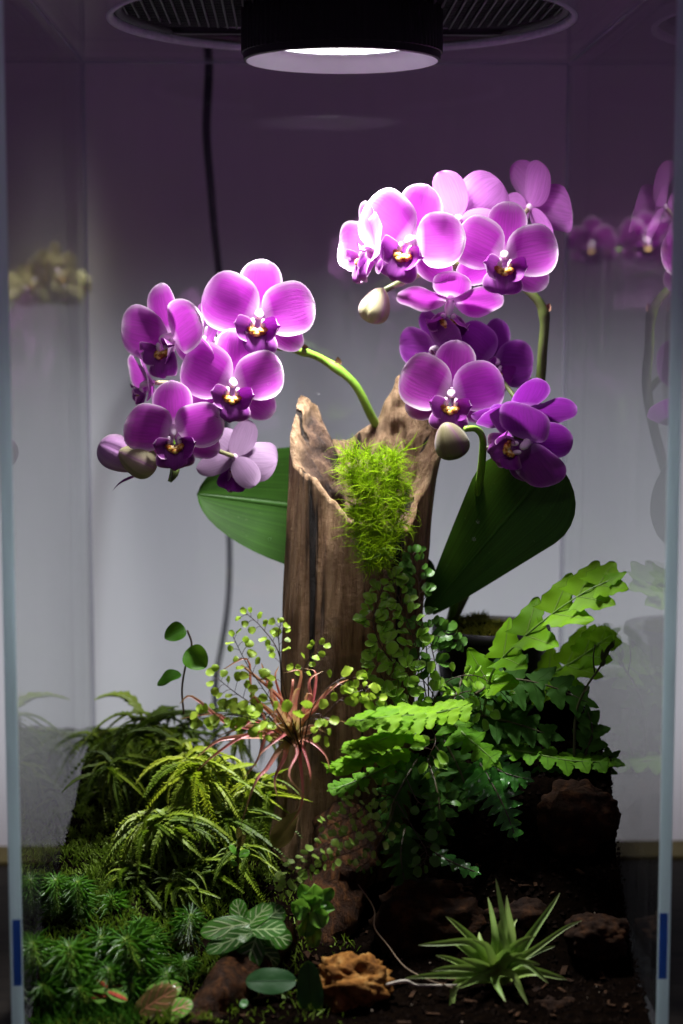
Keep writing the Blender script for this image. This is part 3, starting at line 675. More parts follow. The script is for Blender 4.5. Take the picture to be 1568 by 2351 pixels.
# ---- left plant, growing behind the stump
YL = 12.6
A = thing('orchid_plant', 'orchid with arching bright green spike and pink flowers left of the stump', 'orchid', P(745, 1345, 23.5))
sp = spike(A, [PO(905, 1080, 22.6), PO(880, 1010, 22), PO(852, 955, 20.6), PO(812, 880, 18.4), PO(745, 828, 16.4), PO(690, 806, 15.2), PO(640, 797, 14.6), PO(590, 800, 14.2), PO(520, 840, 13.8), PO(455, 900, 13.5), PO(405, 985, 13.4), PO(398, 1068, 13.2), PO(390, 1106, 13.0)], 0.27, 0.12, STEM, (0.30, 0.41))
k = 1/ppc(YL)
for px, py, hw, Y, yaw, pit, roll, kd, cup in (
    (597, 722, 122, 12.8, -6, 4, 4, 'n', 6),
    (534, 878, 116, 11.6, 4, 6, 6, 'n', 6),
    (392, 775, 118, 12.6, -42, 6, -8, 'n', 12),
    (398, 985, 114, 11.2, 6, 16, -2, 'n', 8),
    (540, 1052, 96, 13.6, 158, 28, -14, 'p', 14),
    (345, 880, 85, 14.3, -80, 10, 10, 'n', 16),
    (470, 780, 95, 14.6, 100, 0, 40, 'n', 14)):
    c = PO(px, py, Y); flower(A, c, hw/ppc(YO(Y)), yaw, pit, roll, kd, None, cup); pedicel(A, sp, c, yaw, pit, hw/ppc(YO(Y)))
bud(A, PO(318, 1058, 11.0), 0.84, 1.02, (25, -60), BUDM, 'half open bud showing a dark lip')
bud(A, PO(276, 1044, 11.6), 0.92, 1.25, (12, 118), OBUD, 'pale purple opening bud')
ob('lip', blade(1.7, 0.28, lance, 8, 4, 0.5, -0.5).mesh('lip', LIP), A, frame(PO(318, 1090, 12.2), PO(232, 1092, 11.6)-PO(318, 1090, 12.2), (0, -0.3, -1)))
pd = [PO(396, 1030, 13.4), PO(370, 1028, 13), PO(335, 1035, 12.8)]; ob('pedicel', MB().tube(curve(pd, 5), 0.1, 7).mesh('pedicel', PEDI), A)
ob('spike_tip', MB().tube(curve([PO(404, 1062, 13), PO(402, 1085, 12.6), PO(392, 1108, 12.5)], 5), lambda t: 0.16+0.09*math.sin(PI*t)-0.14*t*t, 8).mesh('spike_tip', DSTEM), A)
blunt = lambda u: (0.42+0.58*sstep(0, 0.55, u))*(1 if u < 0.72 else math.sqrt(max(0, 1-((u-0.72)/0.28)**2.6)))
strap(A, P(980, 1205, 26), P(474, 1132, 19.5), (-0.15, -0.95, 0.2), 3.7, OLEAF, lambda u: (0.5+0.5*sstep(0, 0.4, u))*(1 if u < 0.42 else math.sqrt(max(0, 1-((u-0.42)/0.58)**1.75))), 0.10, 0.10)
strap(A, P(800, 1350, 24), P(960, 1290, 22.5), (0, -1, 0.3), 0.8, OLEAF, blunt, 0.2, 0.1)

# ---- right plant, growing out of the mossy pot
B = thing('orchid_plant', 'orchid right of the stump with bright upper flowers and shaded purple lower flowers', 'orchid', P(1085, 1425, 20))
sp1 = spike(B, [PO(1040, 1420, 20), PO(1120, 1250, 19), PO(1195, 1060, 17.5), PO(1236, 900, 16), PO(1246, 800, 15.2), PO(1249, 722, 14.8), PO(1222, 676, 14.8), PO(1170, 640, 15.2), PO(1090, 618, 15.6), PO(1030, 608, 15.2), PO(975, 624, 14.4), PO(935, 640, 13.6), PO(905, 655, 13), PO(880, 668, 12.8)], 0.31, 0.17, DSTEM, (0.385, 0.88))
sp2 = spike(B, [P(1035, 1420, 20), P(1075, 1250, 17.5), P(1100, 1110, 14.6), P(1108, 1040, 12.6), P(1107, 1003, 11.6), P(1092, 985, 11.2), P(1068, 985, 10.8)], 0.24, 0.15, STEM, ())
sp3 = spike(B, [PO(1236, 900, 16), PO(1200, 860, 15.8), PO(1150, 840, 15.6), PO(1100, 850, 15.2)], 0.2, 0.14, DSTEM, ())
for px, py, hw, Y, yaw, pit, roll, kd, cup, spx in (
    (948, 552, 126, 12.2, -26, 4, 20, 'n', 14, sp1),
    (1156, 586, 118, 12.2, 2, 4, 6, 'n', 6, sp1),
    (1056, 500, 112, 15.0, 152, -22, 20, 'n', 10, sp1),
    (1222, 474, 105, 15.6, 118, -20, -34, 'n', 18, sp1),
    (860, 572, 108, 13.4, -70, -4, -10, 'n', 16, sp1),
    (1034, 690, 118, 13.4, -24, 64, 16, 'n', -4, sp1),
    (1036, 900, 114, 11.8, -4, 10, 6, 'n', 6, sp3),
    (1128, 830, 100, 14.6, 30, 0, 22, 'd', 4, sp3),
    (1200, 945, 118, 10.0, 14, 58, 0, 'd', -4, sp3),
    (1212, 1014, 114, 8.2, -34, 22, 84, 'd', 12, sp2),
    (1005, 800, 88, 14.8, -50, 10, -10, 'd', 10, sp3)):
    c = PO(px, py, Y); flower(B, c, hw/ppc(YO(Y)), yaw, pit, roll, kd, None, cup); pedicel(B, spx, c, yaw, pit, hw/ppc(YO(Y)), PEDI if spx is sp1 else DSTEM)
bud(B, PO(862, 704, 12.6), 0.82, 0.92, (8, 20), BUDM)
bud(B, P(1036, 1014, 11.6), 0.88, 0.92, (12, -20), GBUD)
pd = [PO(880, 668, 12.8), PO(868, 676, 12.7), PO(862, 690, 12.6)]; ob('pedicel', MB().tube(curve(pd, 4), 0.12, 7).mesh('pedicel', PEDI), B)
strap(B, P(985, 1400, 18.2), P(1270, 1064, 13.2), (-0.22, -0.93, -0.15), 2.85, OLEAFD, lambda u: (0.12+0.88*min(1, u/0.74)**0.9)*(1 if u < 0.74 else math.sqrt(max(0, 1-((u-0.74)/0.26)**2.6))), 0.16, 0.05)
strap(B, P(1000, 1400, 19.5), P(972, 1285, 18), (0.3, -1, 0.2), 0.55, OLEAF, blunt, 0.1, 0.05)
# black pot with moss on top
pot = thing('plant_pot', 'round black pot with yellow green moss on top behind the ferns', 'pot', P(1130, 1700, 20.5))
pc = P(1128, 1440, 20.5)
ob('body', MB().ring((pc.x, pc.y, pc.z), [(3.2, 0.1), (3.3, 0.1), (3.35, -0.4), (3.1, -0.5), (2.6, -6.4), (0.05, -6.4), (0.05, -0.9), (2.9, -0.5)], 48).mesh('body', plain('pot_plastic', (0.02, 0.016, 0.02), 0.5, nscale=80)), pot)

# ================================================================== MOSSES AND SMALL PLANTS
def strands(mb, p, d, L, r, seg, curl, rn, n=3):
    """one curling hair-like moss leaf"""
    pts = [Vector(p)]; d = Vector(d).normalized(); ax = Vector((rn.uniform(-1, 1), rn.uniform(-1, 1), rn.uniform(-1, 1)))
    if ax.length < 0.1: ax = Vector((1, 0, 0))
    ax.normalize()
    for k in range(seg):
        d = (Matrix.Rotation(curl/seg, 3, ax) @ d).normalized(); pts.append(pts[-1]+d*(L/seg))
    mb.tube(pts, lambda t: r*(1.05-t), n, False)
MOSSY = leafy('yellow_moss', (0.26, 0.44, 0.004), (0.42, 0.62, 0.010), 0.4, 0.8, 60, spec=0.1, base=((0.09, 0.14, 0.01), 0.25))
MOSSG = leafy('green_moss', (0.14, 0.28, 0.015), (0.25, 0.42, 0.025), 0.3, 0.5, 60, base=((0.05, 0.09, 0.01), 0.3))
rn = random.Random(21); mb = MB(); mb2 = MB()
for k in range(440):        # cushion on the front of the stump: many small shoots, each a brush of curling leaves
    t = rn.random()**0.9
    row = 1045+250*t; half = 46+10*math.sin(t*5) if t < 0.62 else 60-48*(t-0.62)/0.38
    if t > 0.55 and rn.random() < 0.4: half *= 0.6
    x = 868+rn.uniform(-1, 1)*half-6*(t > .6); 
    if t < 0.25: x = 858+rn.uniform(-1, 1)*58
    dep = 14.3-0.9*rn.random()+0.5*max(0, 0.35-t)*3-0.9*t*t
    c = P(x, row, dep); dr = Vector(((x-868)/95+rn.uniform(-.5, .5), -0.8+rn.uniform(-.4, .3), 0.7-1.1*t*rn.random()+rn.uniform(-.2, .3)))
    tgt = mb if t < 0.7 or rn.random() < 0.65 else mb2
    L = rn.uniform(0.5, 1.25)
    for q in range(12):
        f = q/12; base = c+dr.normalized()*(L*0.8*f)
        strands(tgt, base, dr.normalized()*0.8+Vector((rn.gauss(0, .5), rn.gauss(0, .5), rn.gauss(0, .5))), L*rn.uniform(0.6, 1.35), 0.019, 5, rn.uniform(0.8, 3.2), rn)
tuft = ob('moss_tuft', mb.mesh('moss_tuft', MOSSY)); tag(tuft, 'bright yellow green hairy moss cushion on the front of the driftwood', 'moss', kind='stuff')
o = ob('hanging_moss', mb2.mesh('hanging_moss', MOSSG)); tag(o, 'darker green curling moss strands hanging below the bright cushion', 'moss', kind='stuff')

# feathery moss fronds (umbrella mosses on the left bank)
def feather(L, n, ll, droop, rn, wide=0.75):
    b = MB(); spine = []
    for k in range(n+1):
        t = k/n; spine.append(Vector((0.08*L*math.sin(t*3+rn.uniform(0, .1)), L*t*(1-0.38*droop*t), -droop*L*t*t*0.8)))
    b.tube(spine[::4]+[spine[-1]], lambda t: 0.016*(1.1-t), 3, False)
    for k in range(1, n+1):
        t = k/n; p = spine[k]; d = (spine[k]-spine[k-1]).normalized(); w_ = ll*(0.45+0.75*math.sin(PI*min(1, t*0.9+0.12)))*(1.05-0.6*t**4)
        for s in (-1, 1):
            for up in (0.35, -0.25):
                dv = (d*rn.uniform(0.8, 1.2)+Vector((s*wide*rn.uniform(0.8, 1.3), 0, up+rn.uniform(-.2, .2)))).normalized()
                sd = dv.cross(Vector((0, 0, 1))).normalized()*0.021
                i = len(b.v); q = p+dv*w_*rn.uniform(.8, 1.2)
                b.vert(p-sd*0.6, t, 0, 1); b.vert(p+sd*0.6, t, 0, 1); b.vert(p+dv*w_*0.55+sd+Vector((0, 0, 0.01)), t, 0, 1); b.vert(q, t, 0, 1); b.vert(p+dv*w_*0.55-sd, t, 0, 1)
                b.f.append((i, i+1, i+2, i+3, i+4))
    return b
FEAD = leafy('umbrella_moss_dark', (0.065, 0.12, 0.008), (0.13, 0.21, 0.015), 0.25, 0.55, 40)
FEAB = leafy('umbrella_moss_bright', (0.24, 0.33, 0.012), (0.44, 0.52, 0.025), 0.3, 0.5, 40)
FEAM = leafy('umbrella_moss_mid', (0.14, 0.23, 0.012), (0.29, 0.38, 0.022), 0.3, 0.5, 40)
rn = random.Random(8)
FV = {}
for nm, mat in (('d', FEAD), ('b', FEAB), ('m', FEAM)):
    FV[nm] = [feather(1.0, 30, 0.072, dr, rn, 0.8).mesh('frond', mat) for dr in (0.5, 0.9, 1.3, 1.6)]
def umbrella(px, py, Y, Rr, kind, n, label, lift=0.35, seed=0, front=0.5):
    rn = random.Random(seed); c = P(px, py, Y); z0 = min(soil_h(c.x, c.y)-0.3, c.z-1)
    t = thing('umbrella_moss', label, 'moss', (c.x, c.y, z0), 'feathery umbrella mosses on the left bank')
    ob('stalk', MB().tube(curve([(c.x+0.2, c.y+0.3, z0), (c.x+0.1, c.y+0.1, (z0+c.z)/2), tuple(c)], 4), 0.06, 5).mesh('stalk', FEAD), t)
    n = int(n*1.3)
    for k in range(n):
        a = 2*PI*(k+rn.uniform(-.7, .7))/n; up = rn.uniform(-0.15, 1.0)*lift*2
        d = Vector((math.cos(a), math.sin(a)*0.85-0.1, up)); L = Rr*rn.uniform(0.7, 1.1)
        jit = Vector((max(-.2, min(.2, rn.gauss(0, .13))), max(-.2, min(.2, rn.gauss(0, .13))), max(-.18, min(.08, rn.gauss(-.02, .08)))))*Rr; L *= rn.choice((0.6, 0.85, 1.0, 1.15)); kd_ = kind if rn.random() < 0.7 else ('m' if kind != 'm' else 'd')
        ob('frond', rn.choice(FV[kd_]), t, frame(c+jit+Vector((0, 0, -0.02*k)), d+Vector((0, 0, rn.gauss(0, .15))), Vector((rn.uniform(-.25, .25), -front*0.45+rn.uniform(-.2, .2), 1))) @ scl(L*rn.uniform(.85, 1.2), L, L))
    return t
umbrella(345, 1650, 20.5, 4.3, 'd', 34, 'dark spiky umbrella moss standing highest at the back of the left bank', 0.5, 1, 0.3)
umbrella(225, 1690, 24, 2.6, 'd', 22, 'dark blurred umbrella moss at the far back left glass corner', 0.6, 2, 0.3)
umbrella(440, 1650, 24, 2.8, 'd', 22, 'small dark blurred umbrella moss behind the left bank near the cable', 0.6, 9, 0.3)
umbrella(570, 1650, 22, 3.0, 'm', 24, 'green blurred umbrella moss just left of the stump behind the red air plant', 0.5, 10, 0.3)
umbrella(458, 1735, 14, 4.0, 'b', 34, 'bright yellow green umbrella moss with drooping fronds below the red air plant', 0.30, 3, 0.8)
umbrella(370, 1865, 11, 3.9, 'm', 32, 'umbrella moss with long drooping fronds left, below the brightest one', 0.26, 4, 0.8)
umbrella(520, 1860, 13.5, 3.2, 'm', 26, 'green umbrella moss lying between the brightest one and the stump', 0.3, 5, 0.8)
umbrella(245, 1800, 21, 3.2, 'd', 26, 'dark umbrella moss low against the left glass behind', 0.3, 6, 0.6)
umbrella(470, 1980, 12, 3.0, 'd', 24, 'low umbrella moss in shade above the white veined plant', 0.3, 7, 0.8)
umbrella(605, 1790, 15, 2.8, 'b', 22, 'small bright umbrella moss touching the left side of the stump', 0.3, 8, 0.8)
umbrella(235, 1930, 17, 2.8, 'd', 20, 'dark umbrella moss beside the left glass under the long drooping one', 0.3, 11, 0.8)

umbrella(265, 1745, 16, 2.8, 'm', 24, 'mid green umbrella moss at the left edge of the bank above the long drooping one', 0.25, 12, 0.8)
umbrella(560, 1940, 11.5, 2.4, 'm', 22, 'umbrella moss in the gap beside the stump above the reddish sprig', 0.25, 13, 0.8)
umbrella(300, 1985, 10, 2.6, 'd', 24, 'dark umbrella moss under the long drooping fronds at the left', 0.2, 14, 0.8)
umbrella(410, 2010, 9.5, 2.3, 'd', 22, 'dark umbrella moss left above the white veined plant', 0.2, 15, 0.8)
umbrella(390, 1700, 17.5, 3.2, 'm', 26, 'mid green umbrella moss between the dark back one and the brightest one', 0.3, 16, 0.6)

# low moss carpet of the bank (uncountable)
CARP = leafy('carpet_moss', (0.06, 0.13, 0.012), (0.17, 0.26, 0.022), 0.25, 0.6, 16)
rn = random.Random(31); mb = MB()
for k in range(30000):
    x = rn.uniform(-14.3, 1.0); y = rn.uniform(0.9, 29)
    if (x > -5+y*0.12 and rn.random() < 0.8) or (y < 5 and rn.random() < 0.55): continue
    z = soil_h(x, y); d = Vector((rn.gauss(0, .5), rn.gauss(-.2, .5), 1)).normalized(); L = rn.uniform(0.25, 0.65)*(1+0.8*noi((x, y, 0), 0.8, 7)); z += 0.35*noi((x, y, 0), 0.9, 8)
    s = d.cross(Vector((rn.uniform(-1, 1), rn.uniform(-1, 1), 0.1))).normalized()*0.032
    p = Vector((x, y, z-0.05)); i = len(mb.v)
    mb.vert(p-s, 0, 0, 1); mb.vert(p+s, 0, 0, 1); mb.vert(p+d*L*0.6+s, 0.6, 0, 1); mb.vert(p+d*L+Vector((0, 0, -0.1)), 1, 0, 1); mb.vert(p+d*L*0.6-s, 0.6, 0, 1); mb.f.append((i, i+1, i+2, i+3, i+4))
o = ob('moss_carpet', mb.mesh('moss_carpet', CARP)); tag(o, 'low green moss carpet covering the soil bank on the left side', 'moss', kind='stuff')
pm = MB(); rn = random.Random(32)
for k in range(1800):
    a = rn.uniform(0, 2*PI); r = 3.0*math.sqrt(rn.random()); p = Vector((pc.x+r*math.cos(a), pc.y+r*math.sin(a), pc.z-0.5+0.9*(1-(r/3)**2)*max(0.2, 0.5-0.5*math.cos(a)*1.2)+0.3*rn.random()))
    strands(pm, p, (rn.gauss(0, .5), rn.gauss(-.2, .5), 1), rn.uniform(0.25, 0.5), 0.035, 2, 0.6, rn)
pmo = ob('moss', pm.mesh('moss', leafy('pot_moss', (0.12, 0.16, 0.01), (0.36, 0.36, 0.02), 0.2, 0.6, 50)), pot); pmo['kind'] = 'stuff'
pb = MB(); pb.grid(lambda i, j: ((pc.x+3.05*i*math.cos(2*PI*j), pc.y+3.05*i*math.sin(2*PI*j), pc.z-0.55+0.8*(1-i*i)*max(0.2, 0.5-0.6*math.cos(2*PI*j))), (0, 0, 1)), 10, 24, True)
ob('pot_soil', pb.mesh('pot_soil', SOILM), pot)

# star mosses at the front left
def star(rn, n, L, H, mat):
    b = MB(); b.tube([(0, 0, 0), (rn.uniform(-.1, .1), 0, H*0.6), (0, 0, H)], 0.035, 4, False)
    for k in range(n):
        t = 1-(k/n)**1.2*0.75; a = k*2.4; up = 0.75*t**3-0.15+rn.uniform(-.15, .15)
        d = Vector((math.cos(a), math.sin(a), up)).normalized(); l = L*(1.05-0.35*(t > .93))*rn.uniform(0.75, 1.1)
        s = d.cross(Vector((0, 0, 1))).normalized()*0.017; p = Vector((0, 0, H*t)); i = len(b.v)
        m1 = p+d*l*0.55+Vector((0, 0, 0.05*l)); e = p+d*l-Vector((0, 0, 0.22*l))
        b.vert(p-s*.7, 0, -1, 1); b.vert(p+s*.7, 0, 1, 1); b.vert(m1+s, .5, 1, 1); b.vert(e, 1, 0, 1); b.vert(m1-s, .5, -1, 1); b.f.append((i, i+1, i+2, i+3, i+4))
    return b
STARM = leafy('star_moss', (0.045, 0.16, 0.012), (0.10, 0.28, 0.025), 0.2, 0.35, 60, base=((0.28, 0.42, 0.05), 0.25))
rn = random.Random(41)
SV = [star(rn, 100, 1.2, 2.2, STARM).mesh('star_moss', STARM) for k in range(4)]
SV2 = [star(rn, 220, 1.0, 3.6, STARM).mesh('star_moss', STARM) for k in range(2)]
stars = [(75, 2165, 3, 1.0, 'star moss shoot against the left glass edge in the upper row'), (160, 2175, 3.2, 1.15, 'star moss shoot second from the left glass in the upper row'), (290, 2155, 4, 1.5, 'largest bright star moss shoot arching right of the left pair'),
         (98, 2262, 2.2, 0.95, 'star moss shoot against the left glass edge in the lower row'), (183, 2268, 2.2, 1.1, 'star moss shoot second from the left glass in the lower row'), (382, 2235, 3.5, 0.75, 'small star moss shoot right of the largest one'),
         (438, 2100, 6.5, 0.9, 'star moss shoot in shade just left of the white veined plant'), (425, 2205, 5, 0.8, 'dim star moss shoot between the largest one and the white veined plant'), (255, 2060, 7.5, 0.9, 'star moss shoot below the tips of the drooping umbrella moss'),
         (232, 2150, 4.8, 0.9, 'star moss shoot wedged between the second and the largest one'), (350, 2150, 5.5, 0.9, 'star moss shoot behind the right side of the largest one'), (250, 2225, 3.0, 0.9, 'star moss shoot hanging low left under the largest one'), (300, 2260, 2.8, 0.9, 'star moss shoot low beneath the largest one')]
for k, (px, py, Y, s, lb) in enumerate(stars):
    me = SV[k % 4]; H = 2.2*s; c = P(px, py, Y); tl = Matrix.Rotation(R(rn.uniform(-22, 22)), 4, 'Y') @ Matrix.Rotation(R(rn.uniform(8, 40)), 4, 'X')
    M = Matrix.Translation(c) @ tl @ Matrix.Rotation(rn.uniform(0, 6), 4, 'Z') @ scl(s) @ Matrix.Translation((0, 0, -2.2))
    tag(ob('star_moss', me, None, M), lb, 'moss', 'star moss shoots at the front left')
for k, (px, py, Y, lb) in enumerate(((128, 2020, 7, 'tall feathery star moss shoot left of the pair under the left pane reflection'), (178, 2025, 6.8, 'tall feathery star moss shoot right of the pair under the left pane reflection'), (322, 2120, 6, 'tall feathery star moss shoot behind the largest bright one'))):
    M = Matrix.Translation(P(px, py, Y)) @ Matrix.Rotation(R(20), 4, 'X') @ Matrix.Rotation(k*1.9, 4, 'Z') @ Matrix.Translation((0, 0, -3.6))
    tag(ob('star_moss', SV2[k % 2], None, M), lb, 'moss', 'star moss shoots at the front left')
rn = random.Random(43); gm = MB()
for k in range(900):
    x, y = rn.uniform(-14.2, -9.2), rn.uniform(0.75, 4.5); p = Vector((x, y, soil_h(x, y)-0.1))
    strands(gm, p, (rn.gauss(0, .35), rn.gauss(-.3, .35), 1), rn.uniform(0.5, 1.3), 0.03, 3, 0.7, rn)
o = ob('grassy_moss', gm.mesh('grassy_moss', STARM)); tag(o, 'fine bright grassy moss at the bottom left corner of the tank', 'moss', kind='stuff')

# ---- air plants
def airplant(name, label, c, tips, mat, W, Lk=1.0, seed=0, curl=1.0):
    rn = random.Random(seed); t = thing(name, label, 'air plant', tuple(Vector(c)-Vector((0, 0, 0.6))))
    for (tip, bend) in tips:
        tip = Vector(tip); c0 = Vector(c)+Vector((rn.uniform(-.25, .25), rn.uniform(-.25, .1), rn.uniform(-.2, .2)))
        d = tip-c0; mid = c0+d*0.5+Vector((rn.gauss(0, .07)*d.length, -0.25+rn.gauss(0, .05)*d.length, (bend+rn.gauss(0, .05))*d.length)); q_ = mid.lerp(tip, .62)+Vector((rn.gauss(0, .06), rn.gauss(0, .03), abs(rn.gauss(0, .07))))*d.length*curl; pts = curve([c0, c0.lerp(mid, .55)+Vector((0, 0, bend*d.length*0.2)), mid, q_, tip], 4); n = len(pts)-1
        b = MB(); ww = W*rn.uniform(0.8, 1.15)
        side0 = d.cross(Vector((0, -1, 0.35))).normalized()
        def fn(i, j):
            p, dd = sample(pts, min(0.9999, i)); v = j*2-1; s = (side0-dd*side0.dot(dd)).normalized(); nn = s.cross(dd)
            hw = ww*(1-i)**0.75*(1.0+0.5*(1-i)**3)+0.012
            return p+s*(v*hw)+nn*(0.55*hw*(v*v)), (i, v, 1-abs(v))
        b.grid(fn, 16, 4)
        ob('leaf', b.mesh('leaf', mat), t)
    return t
REDL = leafy('red_air_plant_leaf', (0.64, 0.12, 0.15), (0.80, 0.34, 0.32), 0.3, 0.35, 60, base=((0.36, 0.36, 0.10), 0.45), tip=((0.36, 0.22, 0.07), 0.6))
Y = 9.6; rc = P(672, 1690, Y)
tips = [(555, 1530, 8.6, .05), (600, 1522, 9, .02), (640, 1530, 10, 0), (652, 1545, 8, .04), (700, 1535, 10.5, .0), (742, 1540, 10, .03), (500, 1545, 9, .06), (412, 1616, 8.5, .03), (414, 1650, 8.8, .02), (448, 1742, 7.6, .12), (452, 1770, 7, .18), (556, 1790, 6.8, .2), (552, 1898, 7.4, .22), (712, 1815, 7.2, .20), (657, 1905, 7.8, .25), (636, 1828, 7, .2), (803, 1660, 9, .02), (757, 1768, 7.4, .18), (748, 1682, 8, .1), (590, 1560, 8, .05), (720, 1600, 8, .06), (690, 1580, 7.4, .03), (620, 1600, 7, .05), (768, 1590, 9, .08), (560, 1625, 7, .06), (700, 1830, 6.6, .22), (500, 1690, 6.8, .1), (800, 1560, 10, .12), (670, 1560, 11, .02), (590, 1740, 6.5, .16)]
airplant('air_plant', 'red and green spidery air plant with thin curling leaves left of the stump', rc, [(P(a, b_, y), k) for a, b_, y, k in tips], REDL, 0.13, 1, 2, 1.4)
GRNL = leafy('green_air_plant_leaf', (0.16, 0.29, 0.06), (0.30, 0.44, 0.10), 0.2, 0.5, 60, base=((0.34, 0.44, 0.07), 0.3), tip=((0.24, 0.30, 0.10), 0.7))
gc = P(1140, 2238, 4.6)
tips = [(961, 2170, 4, .22), (1024, 2104, 5, .08), (1138, 2017, 5.6, .03), (1163, 2056, 6, .04), (1285, 2050, 6, .0), (1336, 2113, 5, .06), (1302, 2249, 3, .16), (930, 2246, 3, .07), (1000, 2193, 4.4, .06), (1084, 2156, 3, .18), (1046, 2270, 2.4, .05), (1212, 2306, 2.2, .14), (1040, 2345, 2.4, .12), (1260, 2258, 2.6, .18), (1187, 2110, 6.4, .05), (1275, 2172, 5, .06), (1100, 2140, 6, .06), (1150, 2110, 3.6, .1), (1230, 2150, 3.4, .1), (990, 2230, 3, .12), (1200, 2190, 2.4, .16), (1060, 2200, 2.4, .14), (1120, 2060, 6, .03), (1160, 2300, 2.0, .1), (1240, 2215, 2.4, .14), (1015, 2160, 4.5, .18)]
airplant('air_plant', 'spiky pale green air plant on the dark ground at the lower right', gc, [(P(a, b_, y), k) for a, b_, y, k in tips], GRNL, 0.27, 1, 5, 0.3)
ROOTM = plain('pale_root', (0.55, 0.50, 0.40), 0.6)
tag(ob('aerial_root', MB().tube(curve([P(885, 2262, 3), P(930, 2252, 2.8), P(960, 2262, 3), P(1050, 2262, 3.4)], 6), lambda t: 0.09-0.04*t, 6).mesh('aerial_root', ROOTM)), 'pale white root lying left of the green air plant', 'root')
tag(ob('thin_root', MB().tube(curve([P(822, 2030, 7), P(858, 2085, 6.4), P(860, 2130, 6), P(890, 2170, 5.6), P(930, 2220, 4.6), P(985, 2250, 3.6), P(1040, 2268, 3)], 8), 0.035, 5).mesh('thin_root', plain('dry_root', (0.24, 0.17, 0.10), 0.7))), 'thin wiry brown root hanging from the wood to the green air plant', 'root')

# ---- maidenhair ferns
def fan(rn):
    ph = rn.uniform(0, 6)
    return blade(1.0, 0.52, lambda u: egg(0.62, 2.0)(u)*(1+0.08*math.sin(u*9+ph)), 6, 4, rn.uniform(-.3, .3), rn.uniform(-.1, .35), 0.10, 1.3, ph, rn.uniform(-.1, .25))
LFY = leafy('maidenhair_yellow', (0.28, 0.46, 0.03), (0.46, 0.62, 0.06), 0.4, 0.45, 70)
LFG = leafy('maidenhair_green', (0.20, 0.44, 0.025), (0.36, 0.64, 0.06), 0.35, 0.4, 70, edge=((0.30, 0.46, 0.12), 0.3))
LFL = leafy('maidenhair_light', (0.34, 0.58, 0.07), (0.56, 0.76, 0.18), 0.35, 0.4, 70, edge=((0.36, 0.52, 0.16), 0.3))
LFD = leafy('maidenhair_dark', (0.06, 0.17, 0.02), (0.10, 0.26, 0.03), 0.3, 0.4, 70)
rn = random.Random(51)
FAN = {k: [fan(rn).mesh('leaflet', mt) for _ in range(5)] for k, mt in (('y', LFY), ('g', LFG), ('l', LFL), ('d', LFD))}
WIRE = plain('dark_wiry_stalk', (0.06, 0.03, 0.015), 0.4, c2=(0.035, 0.016, 0.01), nscale=100)
def maiden(label, base, fronds, seed, group=None, back=0.0):
    """fronds: (pixel path with depth, leaflets, leaflet size px, kind, first t, side stalk px)"""
    rn = random.Random(seed); t = thing('maidenhair_fern', label, 'fern', base, group)
    for path, n, sz, kd, t0, sidel in fronds:
        pts = curve([P(q[0], q[1], q[2]+back) for q in path], 8); Yd = path[-1][2]; pc_ = ppc(Yd)
        mb = MB().tube(pts, lambda u: 0.035*(1.1-0.6*u), 4, False); spots = []
        for k in range(n):
            u = t0+(1-t0)*(k+0.5)/n; p, d = sample(pts, min(u, 0.999)); s = 1 if k % 2 else -1
            side = d.cross(Vector((0.15, -1, 0.2))).normalized()*s
            dv = (side*rn.uniform(0.7, 1.1)+d*rn.uniform(0.2, 0.8)+Vector((0, rn.uniform(-.6, .25), rn.uniform(-.1, .35)))).normalized()
            ln = sidel/pc_*rn.uniform(0.5, 1.3)*(1-0.45*u); q = p+dv*ln
            mb.tube([p, p.lerp(q, .5)+Vector((0, 0, .04)), q], 0.018, 3, False); spots.append((q, dv, sz*(1-0.3*u)))
            if sidel > 28 and rn.random() < 0.75:
                spots.append((p+dv*ln*0.55, (dv+d).normalized(), sz*0.85))
                if rn.random() < 0.6: spots.append((p+dv*ln*0.75, (dv-d*0.9).normalized(), sz*0.8))
        spots.append((pts[-1], (pts[-1]-pts[-2]).normalized(), sz*0.75))
        f = ob('frond', mb.mesh('frond', WIRE), t)
        for q, dv, z in spots:
            r = z/pc_*rn.uniform(0.7, 1.15)*0.85
            nrm = Vector((rn.gauss(0, .55), -0.75+rn.gauss(0, .3), 0.75+rn.gauss(0, .4)))
            ob('leaflet', rn.choice(FAN[kd]), f, frame(q, dv+Vector((0, 0, rn.uniform(-.3, .1))), nrm) @ scl(r*(rn.uniform(.8, 1.15) if kd == 'y' else rn.uniform(.5, .95)), r, r))
    return t
y0 = 8.4
